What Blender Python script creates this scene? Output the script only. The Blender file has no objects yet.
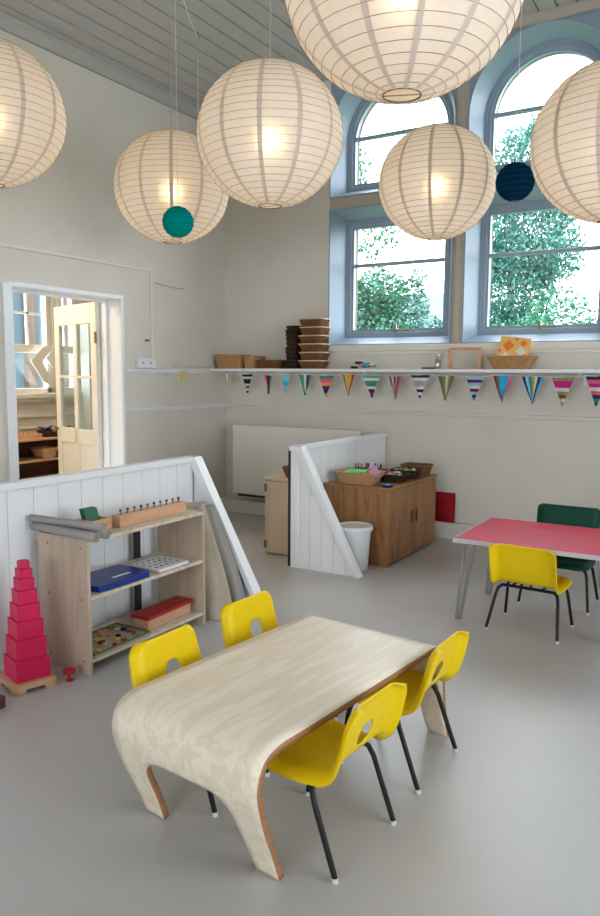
import bpy, math, random
from mathutils import Matrix, Vector
random.seed(7)
PI = math.pi
sc = bpy.context.scene
COL = sc.collection

# ------------------------------------------------------------------ camera, sky, exposure
F_PX, PIT, ROL, YAW, EYE = 741.4, math.radians(6.5428), math.radians(-.343), math.radians(-31.17), 1.45
cr, sr, cp, sp, cy_, sy_ = math.cos(ROL), math.sin(ROL), math.cos(PIT), math.sin(PIT), math.cos(YAW), math.sin(YAW)
RM = (Matrix(((1, 0, 0), (0, 0, 1), (0, -1, 0))) @ Matrix(((cy_, 0, sy_), (0, 1, 0), (-sy_, 0, cy_)))
      @ Matrix(((1, 0, 0), (0, cp, sp), (0, -sp, cp))) @ Matrix(((cr, -sr, 0), (sr, cr, 0), (0, 0, 1))))
cd = bpy.data.cameras.new('camera')
cam = bpy.data.objects.new('camera', cd)
COL.objects.link(cam)
cd.sensor_fit = 'VERTICAL'
cd.sensor_height = 24
cd.lens = F_PX / 916 * 24
cd.clip_start = .05
m3 = Matrix((RM.col[0], -RM.col[1], -RM.col[2])).transposed()
cam.matrix_world = Matrix.Translation((0, 0, EYE)) @ m3.to_4x4()
sc.camera = cam

world = bpy.data.worlds.new('overcast_sky')
sc.world = world
world.use_nodes = True
bg = world.node_tree.nodes['Background']
bg.inputs[0].default_value = (.82, .91, 1.0, 1)
bg.inputs[1].default_value = 4.4
sc.view_settings.view_transform = 'Standard'
sc.view_settings.look = 'None'
sc.view_settings.gamma = 1
sc.view_settings.use_curve_mapping = False
sc.view_settings.exposure = 1.08
BULB = 26.0


def portal(loc, rot, sx, sz):
    ld = bpy.data.lights.new('window_light', 'AREA')
    ld.shape = 'RECTANGLE'; ld.size = sx; ld.size_y = sz
    ld.cycles.is_portal = True
    o = bpy.data.objects.new('window_light', ld)
    COL.objects.link(o); o.location = loc; o.rotation_euler = rot
    return o


# room numbers
WX, WY, RX, RY = -4.72, 6.28, 3.0, -3.2      # left wall, back wall, right wall, rear wall
WIN = [(-2.88, .61), (-1.56, .61), (-.24, .61)]
ZB, ZT0, ZT1, ZS = 1.71, 2.97, 3.07, 3.60
for cx, hw in WIN:
    portal((cx, 6.62, 2.95), (-PI / 2, 0, 0), 1.0, 2.4)
portal((2.98, 1.8, 1.8), (0, PI / 2, 0), 2.0, 3.2)
portal((-.9, -3.18, 1.7), (PI / 2, 0, 0), 3.0, 1.8)
portal((-7.02, 5.9, 1.9), (0, -PI / 2, 0), 1.4, 1.3)

# ------------------------------------------------------------------ materials
def mat(name, col, rough=.5, spec=.5, metal=0, bump=0, bscale=60, var=0, vscale=6, coat=0):
    m = bpy.data.materials.new(name); m.use_nodes = True
    nt = m.node_tree; b = nt.nodes['Principled BSDF']
    b.inputs['Base Color'].default_value = (*col, 1)
    b.inputs['Roughness'].default_value = rough
    b.inputs['Specular IOR Level'].default_value = spec
    b.inputs['Metallic'].default_value = metal
    b.inputs['Coat Weight'].default_value = coat
    tc = nt.nodes.new('ShaderNodeTexCoord')
    if var:
        n = nt.nodes.new('ShaderNodeTexNoise'); n.inputs['Scale'].default_value = vscale; n.inputs['Detail'].default_value = 5
        nt.links.new(tc.outputs['Object'], n.inputs['Vector'])
        r = nt.nodes.new('ShaderNodeValToRGB')
        r.color_ramp.elements[0].position = .3; r.color_ramp.elements[1].position = .7
        r.color_ramp.elements[0].color = (*[max(0, c * (1 - var)) for c in col], 1)
        r.color_ramp.elements[1].color = (*[min(1, c * (1 + var)) for c in col], 1)
        nt.links.new(n.outputs['Fac'], r.inputs['Fac']); nt.links.new(r.outputs['Color'], b.inputs['Base Color'])
    if bump:
        n = nt.nodes.new('ShaderNodeTexNoise'); n.inputs['Scale'].default_value = bscale; n.inputs['Detail'].default_value = 3
        nt.links.new(tc.outputs['Object'], n.inputs['Vector'])
        u = nt.nodes.new('ShaderNodeBump'); u.inputs['Strength'].default_value = bump; u.inputs['Distance'].default_value = .01
        nt.links.new(n.outputs['Fac'], u.inputs['Height']); nt.links.new(u.outputs['Normal'], b.inputs['Normal'])
    return m


def wood(name, c1, c2, stretch=(1, .08, 1), scale=14, rough=.45, dist=3, detail=3, spec=.4, bands=True):
    m = bpy.data.materials.new(name); m.use_nodes = True
    nt = m.node_tree; b = nt.nodes['Principled BSDF']
    b.inputs['Roughness'].default_value = rough; b.inputs['Specular IOR Level'].default_value = spec
    tc = nt.nodes.new('ShaderNodeTexCoord'); mp = nt.nodes.new('ShaderNodeMapping')
    mp.inputs['Scale'].default_value = stretch
    nt.links.new(tc.outputs['Object'], mp.inputs['Vector'])
    n = nt.nodes.new('ShaderNodeTexNoise'); n.inputs['Scale'].default_value = scale
    n.inputs['Detail'].default_value = detail; n.inputs['Distortion'].default_value = .6
    nt.links.new(mp.outputs['Vector'], n.inputs['Vector'])
    src = n.outputs['Fac']
    if bands:      # contour lines of the noise = cathedral grain
        a = nt.nodes.new('ShaderNodeMath'); a.operation = 'MULTIPLY'; a.inputs[1].default_value = dist * 6
        s = nt.nodes.new('ShaderNodeMath'); s.operation = 'SINE'
        q = nt.nodes.new('ShaderNodeMath'); q.operation = 'MULTIPLY_ADD'; q.inputs[1].default_value = .35; q.inputs[2].default_value = .5
        nt.links.new(src, a.inputs[0]); nt.links.new(a.outputs[0], s.inputs[0]); nt.links.new(s.outputs[0], q.inputs[0])
        mx = nt.nodes.new('ShaderNodeMath'); mx.operation = 'MULTIPLY_ADD'; mx.inputs[1].default_value = .5
        hf = nt.nodes.new('ShaderNodeMath'); hf.operation = 'MULTIPLY'; hf.inputs[1].default_value = .5
        nt.links.new(n.outputs['Fac'], hf.inputs[0]); nt.links.new(q.outputs[0], mx.inputs[0]); nt.links.new(hf.outputs[0], mx.inputs[2])
        src = mx.outputs[0]
    r = nt.nodes.new('ShaderNodeValToRGB')
    r.color_ramp.elements[0].position = .3; r.color_ramp.elements[1].position = .68
    r.color_ramp.elements[0].color = (*c1, 1); r.color_ramp.elements[1].color = (*c2, 1)
    nt.links.new(src, r.inputs['Fac']); nt.links.new(r.outputs['Color'], b.inputs['Base Color'])
    return m


def paper(name, col, trans=.55, clear=.0):
    m = bpy.data.materials.new(name); m.use_nodes = True
    nt = m.node_tree; nt.nodes.remove(nt.nodes['Principled BSDF']); out = nt.nodes['Material Output']
    d = nt.nodes.new('ShaderNodeBsdfDiffuse'); t = nt.nodes.new('ShaderNodeBsdfTranslucent')
    tc = nt.nodes.new('ShaderNodeTexCoord'); n = nt.nodes.new('ShaderNodeTexNoise'); n.inputs['Scale'].default_value = 40; n.inputs['Detail'].default_value = 4
    r = nt.nodes.new('ShaderNodeValToRGB'); r.color_ramp.elements[0].position = .3; r.color_ramp.elements[1].position = .7
    r.color_ramp.elements[0].color = (*[c * .95 for c in col], 1); r.color_ramp.elements[1].color = (*col, 1)
    nt.links.new(tc.outputs['Object'], n.inputs['Vector']); nt.links.new(n.outputs['Fac'], r.inputs['Fac'])
    nt.links.new(r.outputs['Color'], d.inputs['Color']); nt.links.new(r.outputs['Color'], t.inputs['Color'])
    x = nt.nodes.new('ShaderNodeMixShader'); x.inputs[0].default_value = trans
    nt.links.new(d.outputs[0], x.inputs[1]); nt.links.new(t.outputs[0], x.inputs[2])
    last = x
    if clear:
        tr = nt.nodes.new('ShaderNodeBsdfRefraction'); tr.inputs['IOR'].default_value = 1.25; tr.inputs['Roughness'].default_value = .75; y = nt.nodes.new('ShaderNodeMixShader'); y.inputs[0].default_value = clear
        nt.links.new(x.outputs[0], y.inputs[1]); nt.links.new(tr.outputs[0], y.inputs[2]); last = y
    nt.links.new(last.outputs[0], out.inputs['Surface'])
    return m


def glass(name, tint=(1, 1, 1), refl=.07):
    m = bpy.data.materials.new(name); m.use_nodes = True
    nt = m.node_tree; nt.nodes.remove(nt.nodes['Principled BSDF']); out = nt.nodes['Material Output']
    t = nt.nodes.new('ShaderNodeBsdfTransparent'); t.inputs[0].default_value = (*tint, 1)
    g = nt.nodes.new('ShaderNodeBsdfGlossy'); g.inputs['Roughness'].default_value = .02
    x = nt.nodes.new('ShaderNodeMixShader'); x.inputs[0].default_value = refl
    nt.links.new(t.outputs[0], x.inputs[1]); nt.links.new(g.outputs[0], x.inputs[2]); nt.links.new(x.outputs[0], out.inputs['Surface'])
    return m


def emit(name, col, s):
    m = bpy.data.materials.new(name); m.use_nodes = True
    b = m.node_tree.nodes['Principled BSDF']
    b.inputs['Base Color'].default_value = (*col, 1)
    b.inputs['Emission Color'].default_value = (*col, 1); b.inputs['Emission Strength'].default_value = s
    return m


M = dict(
    wall=mat('wall_paint', (.70, .655, .58), .75, .3, bump=.12, bscale=35, var=.03, vscale=3),
    wood_paint=mat('white_gloss_paint', (.85, .855, .86), .38, .5, bump=.03, bscale=20),
    window_paint=mat('sky_tinted_white_paint', (.29, .37, .45), .4, .5, bump=.03, bscale=20),  # white paint with the blue cast of the sky put into its colour
    cream=mat('cream_paint', (.76, .72, .63), .45, .4, bump=.03, bscale=20),
    surround=mat('stone_cream_paint', (.47, .42, .35), .6, .3, bump=.06, bscale=30),
    ceil=mat('ceiling_paint', (.46, .44, .415), .6, .3, var=.03, vscale=4),
    ceil_gap=mat('plank_joint_shadow_board', (.10, .095, .09), .8),
    floor=mat('grey_vinyl_floor', (.47, .45, .43), .33, .45, bump=.02, bscale=90, var=.05, vscale=1.3),
    ply=wood('birch_plywood', (.85, .715, .53), (.93, .815, .65), (3.6, .40, 3.6), 5, .36, 4.2, 5),
    plyedge=wood('plywood_edge', (.30, .13, .05), (.45, .22, .10), (.2, .2, 14), 12, .5, bands=False),
    ply2=wood('pale_ply', (.47, .35, .25), (.55, .43, .32), (1, 1, .12), 12, .5),
    ply_edge2=wood('pale_ply_edge', (.55, .45, .33), (.72, .62, .48), (1, 1, .12), 12, .5),
    beech=wood('beech', (.58, .31, .17), (.68, .40, .24), (1, .1, 1), 16, .45),
    oak=wood('oiled_oak', (.23, .095, .03), (.37, .175, .065), (1.6, 1.6, .14), 10, .42, 3),
    maple=wood('maple_veneer', (.58, .44, .29), (.68, .54, .38), (1, 1, .1), 10, .45),
    darkwood=wood('dark_wood', (.07, .03, .018), (.13, .06, .03), (1, .1, 1), 12, .5),
    yellow=mat('yellow_plastic', (.88, .60, .003), .42, .25, bump=.06, bscale=140),
    green=mat('dark_green_plastic', (.002, .055, .03), .5, .2, bump=.05, bscale=140),
    blackm=mat('black_tube', (.008, .008, .009), .4, .3),
    capm=mat('pale_foot_cap', (.62, .60, .56), .5),
    steel=mat('grey_tube_steel', (.38, .38, .38), .32, .6, metal=.75),
    redtop=mat('red_laminate', (.62, .03, .075), .42, .28, var=.10, vscale=9),
    edge=mat('grey_edging', (.55, .54, .55), .4),
    white=mat('white_plastic', (.80, .80, .80), .35, .5),
    radiator=mat('radiator_enamel', (.74, .71, .65), .35, .4),
    dark=mat('dark_gap', (.02, .02, .022), .7),
    pink=mat('pink_lacquer', (.62, .007, .075), .42, .4),
    red=mat('red_lacquer', (.38, .008, .01), .38, .5),
    redcloth=mat('red_cloth', (.30, .008, .014), .85, .2, bump=.3, bscale=80),
    blue=mat('royal_blue_plastic', (.006, .03, .24), .35, .5),
    navy=mat('navy_cloth', (.012, .03, .10), .8),
    matgrey=mat('grey_felt', (.36, .335, .32), .9, .1, bump=.4, bscale=120),
    canvas=mat('beige_canvas', (.42, .365, .28), .9, .1, bump=.3, bscale=60, var=.06, vscale=9),
    canvasgrey=mat('grey_canvas', (.33, .31, .28), .9, .1, bump=.3, bscale=60),
    tan=mat('tan_wicker', (.50, .29, .13), .65, .3, var=.22, vscale=70),
    pale_wicker=mat('pale_wicker', (.66, .46, .28), .65, .3, var=.15, vscale=70),
    brown=mat('brown_wicker', (.22, .105, .042), .65, .3, var=.3, vscale=70),
    darkwick=mat('dark_wicker', (.055, .028, .016), .65, .3, var=.3, vscale=70),
    rim=mat('pale_rim', (.66, .50, .34), .6),
    card_green=mat('green_card', (.0, .42, .10), .5),
    dkgreen=mat('dark_green_board', (.0, .10, .045), .45),
    lime=mat('bright_green_paper', (.03, .85, .12), .5),
    lilac=mat('lilac_cloth', (.55, .36, .52), .8),
    pinkcloth=mat('pink_cloth', (.72, .25, .33), .8),
    olive=mat('olive_balls', (.22, .25, .08), .8, var=.3, vscale=30),
    orange=mat('orange_card', (.90, .22, .02), .6), amber=mat('amber_card', (.90, .55, .16), .6),
    brass=mat('dark_brass', (.30, .22, .12), .4, metal=.8),
    wire=mat('lantern_wire', (.20, .15, .10), .6),
    paper=paper('rice_paper', (.88, .855, .82), .40, .10),
    seam=paper('doubled_rice_paper', (.72, .66, .60), .3),
    teal=paper('teal_paper', (.0, .40, .36), .35), navyp=paper('navy_paper', (.004, .05, .11), .3),
    navys=paper('blue_grey_paper', (.03, .12, .20), .3), teals=paper('dark_teal_paper', (.0, .22, .2), .3),
    bulb=emit('warm_bulb', (1.0, .66, .30), BULB),
    glass=glass('window_glass'), dglass=glass('door_glass', (.86, .93, .93), .08), jar=glass('bottle_glass', (.75, .77, .78), .2),
    sock=mat('white_socket_plastic', (.78, .79, .82), .4), ysock=mat('yellowed_plastic', (.70, .62, .33), .4),
    leafa=mat('birch_leaf', (.035, .145, .115), .5, .3, var=.35, vscale=2), leafb=mat('shrub_leaf', (.024, .145, .075), .5, .3, var=.4, vscale=2),
    leafc=mat('tree_leaf', (.038, .14, .085), .5, .3, var=.4, vscale=2),
    bark=mat('bark', (.20, .18, .16), .9, .1, bump=.4, bscale=10), grass=mat('lawn', (.08, .16, .05), .9, .1, var=.3, vscale=3),
    stone=mat('outer_stone', (.30, .26, .21), .85, .1, bump=.3, bscale=12, var=.08), slate=mat('slate_roof', (.10, .14, .19), .7),
    slatewall=mat('pale_blue_render', (.055, .095, .12), .8),
    brick=mat('far_brick', (.10, .065, .045), .9),
)


# ------------------------------------------------------------------ mesh helpers
class MB:
    def __init__(s): s.v = []; s.f = []; s.m = []; s.k = 0
    def mi(s, k): s.k = k; return s
    def add(s, vs, fs):
        n = len(s.v); s.v += [tuple(p) for p in vs]
        for f in fs: s.f.append([i + n for i in f]); s.m.append(s.k)
        return s
    def box(s, x0, x1, y0, y1, z0, z1):
        return s.add([(x, y, z) for z in (z0, z1) for y in (y0, y1) for x in (x0, x1)],
                     [(0, 2, 3, 1), (4, 5, 7, 6), (0, 1, 5, 4), (2, 6, 7, 3), (0, 4, 6, 2), (1, 3, 7, 5)])
    def prism(s, poly, a0, a1, axis='y'):
        def P(p, a): return {'y': (p[0], a, p[1]), 'x': (a, p[0], p[1]), 'z': (p[0], p[1], a)}[axis]
        n = len(poly)
        return s.add([P(p, a0) for p in poly] + [P(p, a1) for p in poly],
                     [tuple(range(n)), tuple(range(2 * n - 1, n - 1, -1))] + [(i, i + n, (i + 1) % n + n, (i + 1) % n) for i in range(n)])
    def lathe(s, prof, n=24, c=(0, 0, 0), close=True):
        vs = []
        for r, z in prof:
            for k in range(n):
                a = 2 * PI * k / n; vs.append((c[0] + r * math.cos(a), c[1] + r * math.sin(a), c[2] + z))
        fs = [(j * n + k, j * n + (k + 1) % n, (j + 1) * n + (k + 1) % n, (j + 1) * n + k) for j in range(len(prof) - 1) for k in range(n)]
        if close:
            fs.append(tuple(range(n - 1, -1, -1))); fs.append(tuple(range((len(prof) - 1) * n, len(prof) * n)))
        return s.add(vs, fs)
    def tube(s, pts, r, n=8, cap=True, closed=False):
        pts = [Vector(p) for p in pts]; N = len(pts); rs = r if isinstance(r, (list, tuple)) else [r] * N
        prev = None; vs = []
        for i, p in enumerate(pts):
            if closed: t = pts[(i + 1) % N] - pts[i - 1]
            else: t = pts[min(i + 1, N - 1)] - pts[max(i - 1, 0)]
            t.normalize()
            if prev is None:
                u = t.cross(Vector((0, 0, 1)))
                if u.length < .05: u = t.cross(Vector((1, 0, 0)))
            else: u = prev - t * prev.dot(t)
            u.normalize(); prev = u; w = t.cross(u)
            for k in range(n):
                a = 2 * PI * k / n; vs.append(p + (u * math.cos(a) + w * math.sin(a)) * rs[i])
        L = N if closed else N - 1
        fs = [(j * n + k, j * n + (k + 1) % n, ((j + 1) % N) * n + (k + 1) % n, ((j + 1) % N) * n + k) for j in range(L) for k in range(n)]
        if cap and not closed:
            fs.append(tuple(range(n - 1, -1, -1))); fs.append(tuple(range((N - 1) * n, N * n)))
        return s.add(vs, fs)
    def ball(s, c, r, n=12, sq=1):
        return s.lathe([(max(.0004, r * math.sin(PI * j / (n // 2 + 2))), -r * sq * math.cos(PI * j / (n // 2 + 2))) for j in range(n // 2 + 3)], n, c)
    def grid(s, fn, nu, nv, skip=None):
        vs = [fn(i / nu, j / nv) for j in range(nv + 1) for i in range(nu + 1)]
        fs = [(j * (nu + 1) + i, j * (nu + 1) + i + 1, (j + 1) * (nu + 1) + i + 1, (j + 1) * (nu + 1) + i) for j in range(nv) for i in range(nu) if not (skip and skip(i, j))]
        return s.add(vs, fs)
    def loft(s, rings, closed=True):
        n = len(rings[0]); vs = [p for r in rings for p in r]
        L = n if closed else n - 1
        return s.add(vs, [(j * n + k, j * n + (k + 1) % n, (j + 1) * n + (k + 1) % n, (j + 1) * n + k) for j in range(len(rings) - 1) for k in range(L)])


def part(name, mb, mats, parent=None, smooth=False, bevel=0, world=False, solid=0, rim=False, label=None, angle=40, offset=-1):
    if not isinstance(mats, (list, tuple)): mats = [mats]
    me = bpy.data.meshes.new(name); me.from_pydata(mb.v, [], mb.f)
    for m_ in mats: me.materials.append(M[m_] if isinstance(m_, str) else m_)
    if any(mb.m): me.polygons.foreach_set('material_index', mb.m)
    if smooth:
        me.polygons.foreach_set('use_smooth', [True] * len(me.polygons))
        if smooth == 'auto': me.set_sharp_from_angle(angle=math.radians(angle))
    me.update()
    o = bpy.data.objects.new(name, me); COL.objects.link(o)
    if parent:
        o.parent = parent
        if world: o.location = -Vector(parent.location)
    if solid:
        md = o.modifiers.new('solid', 'SOLIDIFY'); md.thickness = solid; md.offset = offset
        if rim: md.material_offset_rim = 1
    if bevel:
        md = o.modifiers.new('bevel', 'BEVEL'); md.width = bevel; md.segments = 2; md.limit_method = 'ANGLE'
    if label: o['label'] = label
    return o


def tag(o, label, cat, group=None, kind=None):
    if label: o['label'] = label
    if cat: o['category'] = cat
    if group: o['group'] = group
    if kind: o['kind'] = kind
    return o


def thing(name, loc, rz=0, label=None, cat=None, group=None):
    o = bpy.data.objects.new(name, None); COL.objects.link(o); o.empty_display_size = .1
    o.location = loc; o.rotation_euler = (0, 0, rz)
    return tag(o, label, cat, group)


def struct(name, mb, m, parent=None, **k):
    o = part(name, mb, m, parent, **k)
    if not parent: o['kind'] = 'structure'
    return o


def sempty(name, loc=(0, 0, 0)):
    o = bpy.data.objects.new(name, None); COL.objects.link(o); o.location = loc; o['kind'] = 'structure'; return o


def copy_tree(o, parent=None):
    c = o.copy(); COL.objects.link(c)
    if parent: c.parent = parent; c.matrix_parent_inverse = o.matrix_parent_inverse.copy()
    for ch in [x for x in KIDS.get(o.name, [])]: copy_tree(ch, c)
    return c


KIDS = {}
def index_kids():
    KIDS.clear()
    for x in COL.objects:
        if x.parent: KIDS.setdefault(x.parent.name, []).append(x)


def slab(name, m, a, parent=None, bevel=.002, **k):
    return part(name, MB().box(*a), m, parent, bevel=bevel, **k)

# ------------------------------------------------------------------ setting: floor, walls, ceiling
struct('floor', MB().box(WX, RX, RY, WY + .3, -.1, 0), 'floor')

# left wall with door opening Y 3.66..4.70, z..2.04 (wall 0.14 thick)
TW = .24
DY0, DY1, DZ = 3.67, 4.775, 2.075
w = MB()
w.box(WX - TW, WX, RY, DY0 - .02, 0, 3.96).box(WX - TW, WX, DY1 + .02, WY + .3, 0, 3.96).box(WX - TW, WX, DY0 - .02, DY1 + .02, DZ + .02, 3.96)
struct('wall_left', w, 'wall')

def outline(cx, hw, zb, zs, off, y, arch=True, n=24, top=None):
    h = hw - off
    pts = [(cx - h, y, zb + off), (cx + h, y, zb + off)]
    if arch:
        pts += [(cx + h * math.cos(PI * k / n), y, zs + h * math.sin(PI * k / n)) for k in range(n + 1)]
    else:
        pts += [(cx + h, y, top - off), (cx - h, y, top - off)]
    return pts

# back wall: panels around the three windows
YB = WY + .27
w = MB()
w.prism([(WX, 0), (WIN[0][0] - .61, 0), (WIN[0][0] - .61, 4.19), (WX, 3.96)], WY, YB)
w.box(WIN[0][0] - .61, WIN[2][0] + .61, WY, YB, 0, ZB)
w.box(WIN[2][0] + .61, RX, WY, YB, 0, 4.3)
struct('wall_back', w, 'wall')
w = MB(); spn = MB()
for i, (cx, hw) in enumerate(WIN):
    w.box(cx - hw, cx + hw, WY, YB, ZT0, ZT1)                       # transom
    n = 24
    for k in range(n):                                              # spandrel above the arch
        a0, a1 = PI * k / n, PI * (k + 1) / n
        x0, x1 = cx + hw * math.cos(a0), cx + hw * math.cos(a1)
        z0, z1 = ZS + hw * math.sin(a0), ZS + hw * math.sin(a1)
        spn.prism([(x1, z1), (x0, z0), (x0, 4.3), (x1, 4.3)], WY + .006, YB)
    if i < 2: w.box(cx + hw, WIN[i + 1][0] - WIN[i + 1][1], WY, YB, ZB, 4.3)
struct('trim_1', w, 'surround')
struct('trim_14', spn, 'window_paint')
# slim bead in front of the posts and transoms
w = MB()
for i in range(2):
    xm = (WIN[i][0] + WIN[i + 1][0]) / 2
    w.box(xm - .024, xm + .024, WY - .012, WY, ZB + .03, 4.19)
struct('trim_2', w, 'surround', bevel=.004)
# window board below the windows, picture-rail like moulding
w = MB().box(WIN[0][0] - .62, 1.2, WY - .035, WY, ZB - .055, ZB).box(WIN[0][0] - .62, 1.2, WY - .018, WY, ZB - .085, ZB - .055)
struct('trim_3', w, 'cream', bevel=.004)

for i, (cx, hw) in enumerate(WIN):
    wn = sempty('window_%d' % (i + 1), (cx, WY, ZB))
    YG = WY + .22
    for (lo, zb, arch, top) in ((True, ZB, False, ZT0), (False, ZT1, True, None)):
        def ol(off, y): return outline(cx, hw, zb, ZS, off, y, arch, 24, top)
        lin = MB().loft([ol(0, WY - .008), ol(.012, WY - .008), ol(.02, WY + .03), ol(.075, WY + .15), ol(.078, WY + .19), ol(.098, WY + .19), ol(.098, YG)])
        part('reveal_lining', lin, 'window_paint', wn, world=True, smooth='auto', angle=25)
        fr = MB().loft([ol(.098, YG - .02), ol(.125, YG - .02), ol(.135, YG - .008), ol(.155, YG - .008), ol(.155, YG + .035), ol(.098, YG + .035)])
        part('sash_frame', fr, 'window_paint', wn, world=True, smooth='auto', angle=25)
        out = MB().loft([ol(.10, YG + .036), ol(.118, YB), ol(.145, YB + .05), ol(-.1, YB + .05), ol(-.1, YB + .01)])
        part('outer_reveal', out, 'stone', wn, world=True)
        g = ol(.155, YG + .015)
        part('pane', MB().add(g, [tuple(range(len(g)))]), 'glass', wn, world=True)
        zb2 = 2.455 if lo else ZS + .02
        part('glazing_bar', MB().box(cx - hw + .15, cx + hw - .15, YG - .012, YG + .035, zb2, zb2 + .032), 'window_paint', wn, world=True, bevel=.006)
    latch = MB().box(cx + .0, cx + .13, YG - .035, YG - .02, ZB + .135, ZB + .15).box(cx - .01, cx + .012, YG - .04, YG - .02, ZB + .12, ZB + .19)
    part('latch', latch, 'brass', wn, world=True, bevel=.003)

# cornice, ceiling planks
SL0, SLX, SLZ = 3.93, -2.75, 4.27
struct('trim_4', MB().prism([(WX, SL0 - .07), (WX + .03, SL0 - .07), (WX + .075, SL0 - .02), (WX + .075, SL0 + .02), (WX, SL0 + .03)], RY, WY, 'y'), 'ceil')
struct('trim_5', MB().prism([(WY, 4.20), (WY - .04, 4.20), (WY - .055, 4.25), (WY - .055, 4.27), (WY, 4.29)], SLX - .1, RX, 'x'), 'surround')
backing = MB()
backing.prism([(WX - .14, SL0 + .03), (SLX, SLZ + .025), (RX, SLZ + .025), (RX, SLZ + .12), (SLX, SLZ + .12), (WX - .14, SL0 + .16)], RY, WY + .34)
ceil = struct('ceiling', backing, 'ceil_gap')
L = math.hypot(SLX - WX, SLZ - SL0); npl = 14; pw = L / npl
me_pl = None
ang = math.atan2(SLZ - SL0, SLX - WX)
def plank_at(x, z, wd, a):
    global me_pl
    if me_pl is None:
        b = MB().prism([(.005, .018), (.005, .005), (.010, 0), (pw - .010, 0), (pw - .005, .005), (pw - .005, .018)], RY, WY)
        me_pl = part('plank', b, 'ceil', ceil); o = me_pl
    else:
        o = me_pl.copy(); COL.objects.link(o); o.parent = ceil
    o.location = (x, 0, z); o.rotation_euler = (0, -a, 0)
    return o
for k in range(npl):
    plank_at(WX + k * pw * math.cos(ang), SL0 + k * pw * math.sin(ang), pw, ang)
for k in range(int((RX - SLX) / pw)):
    plank_at(SLX + k * pw, SLZ, pw, 0)

# right wall and rear wall with tall daylight windows, out of view
w = MB().box(RX, RX + .2, RY, .2, 0, 4.3).box(RX, RX + .2, 3.4, WY + .3, 0, 4.3).box(RX, RX + .2, .2, 3.4, 0, .8).box(RX, RX + .2, .2, 3.4, 2.8, 4.3)
struct('wall_right', w, 'wall')
w = MB().box(WX, -2.4, RY - .2, RY, 0, 4.3).box(.6, RX, RY - .2, RY, 0, 4.3).box(-2.4, .6, RY - .2, RY, 0, .8).box(-2.4, .6, RY - .2, RY, 2.6, 4.3)
struct('wall_rear', w, 'wall')
wn = sempty('window_4', (RX + .1, 1.8, .8)); fr = MB()
for k in range(5): fr.box(RX + .05, RX + .12, .2 + k * .8 - .03, .2 + k * .8 + .03, .8, 2.8)
for z in (.8, 1.8, 2.74): fr.box(RX + .055, RX + .115, .2, 3.4, z, z + .06)
part('window_frame', fr, 'wood_paint', wn, world=True)
wn = sempty('window_5', (-.9, RY - .1, .8)); fr = MB()
for k in range(5): fr.box(-2.4 + k * .75 - .03, -2.4 + k * .75 + .03, RY - .12, RY - .05, .8, 2.6)
for z in (.8, 1.7, 2.54): fr.box(-2.4, .6, RY - .115, RY - .055, z, z + .06)
part('window_frame', fr, 'wood_paint', wn, world=True)

# skirting, dado rails
struct('baseboard_back', MB().prism([(WY, 0), (WY - .09, 0), (WY - .09, .125), (WY - .075, .14), (WY, .14)], WX, RX, 'x'), 'wall')
struct('baseboard_left', MB().prism([(WX, 0), (WX + .03, 0), (WX + .03, .12), (WX + .015, .14), (WX, .14)], DY1 + .036, WY - .09, 'y'), 'wood_paint')
def rail(n, a0, a1, axis, face, z, m='wood_paint'):
    s_ = 1 if axis == 'y' else -1
    struct(n, MB().prism([(face, z - .022), (face + s_ * .012, z - .02), (face + s_ * .026, z + .004), (face + s_ * .026, z + .014), (face, z + .02)], a0, a1, axis), m)
rail('trim_6', WX + .02, RX, 'x', WY, 1.095, 'cream')
rail('trim_7', DY1 + .036, WY - .02, 'y', WX, 1.11)
rail('trim_8', DY1 + .036, 5.99, 'y', WX, 1.465)
# picture conduit: run of trunking over the doorway then down to the socket
struct('trim_9', MB().box(WX, WX + .018, RY, 5.17, 2.352, 2.37), 'cream')
struct('trim_10', MB().box(WX, WX + .018, 5.15, 5.17, 1.575, 2.352), 'cream')
struct('trim_11', MB().box(WX, WX + .006, RY, 3.40, 1.14, 1.165).box(WX, WX + .01, 3.40, 3.50, 0, 2.13), 'wood_paint')

# doorway architrave and jambs
arch = MB()
for x0, x1, d in ((WX - TW - .01, WX, .02), (WX, WX + .012, .034), (WX - .20, WX - .15, -.0)):
    e = .022 if d == 0 else 0
    arch.box(x0, x1, DY1 - e, DY1 + max(d, .001), 0, DZ).box(x0, x1, DY0 - max(d, .001), DY0 + e, 0, DZ).box(x0, x1, DY0 - max(d, 0), DY1 + max(d, 0), DZ - e, DZ + max(d, .001))
arch.box(WX + .0, WX + .022, DY0 - .09, DY0 - .034, 0, DZ + .02)
struct('trim_12', arch, 'wood_paint', bevel=.004)

# the open half-glazed door into the next room
hx, hy = WX - .245, DY1 - .03
ex, ey = -5.76, 4.97
door = sempty('door_1', (hx, hy, 0)); door.rotation_euler = (0, 0, math.atan2(ey - hy, ex - hx))
DW = math.hypot(ex - hx, ey - hy)
dl = MB()
def bxd(x0, x1, z0, z1, t=.02): dl.box(x0, x1, -t, t, z0, z1 + (.06 if z1 == 2.0 else 0))
bxd(0, .105, .01, 2.0); bxd(DW - .09, DW, .01, 2.0); bxd(.105, DW - .09, 1.88, 2.0); bxd(.105, DW - .09, .78, .92); bxd(.105, DW - .09, .01, .22)
bxd(DW / 2 - .035, DW / 2 + .035, .22, 1.88)
for a, b in ((.105, DW / 2 - .035), (DW / 2 + .035, DW - .09)):
    bxd(a, b, .22, .78, .008)
part('door_leaf', dl, 'cream', door, bevel=.003)
part('glazing_bar', MB().box(.105, DW / 2 - .035, -.014, .014, 1.39, 1.415).box(DW / 2 + .035, DW - .09, -.014, .014, 1.39, 1.415), 'cream', door)
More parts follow.
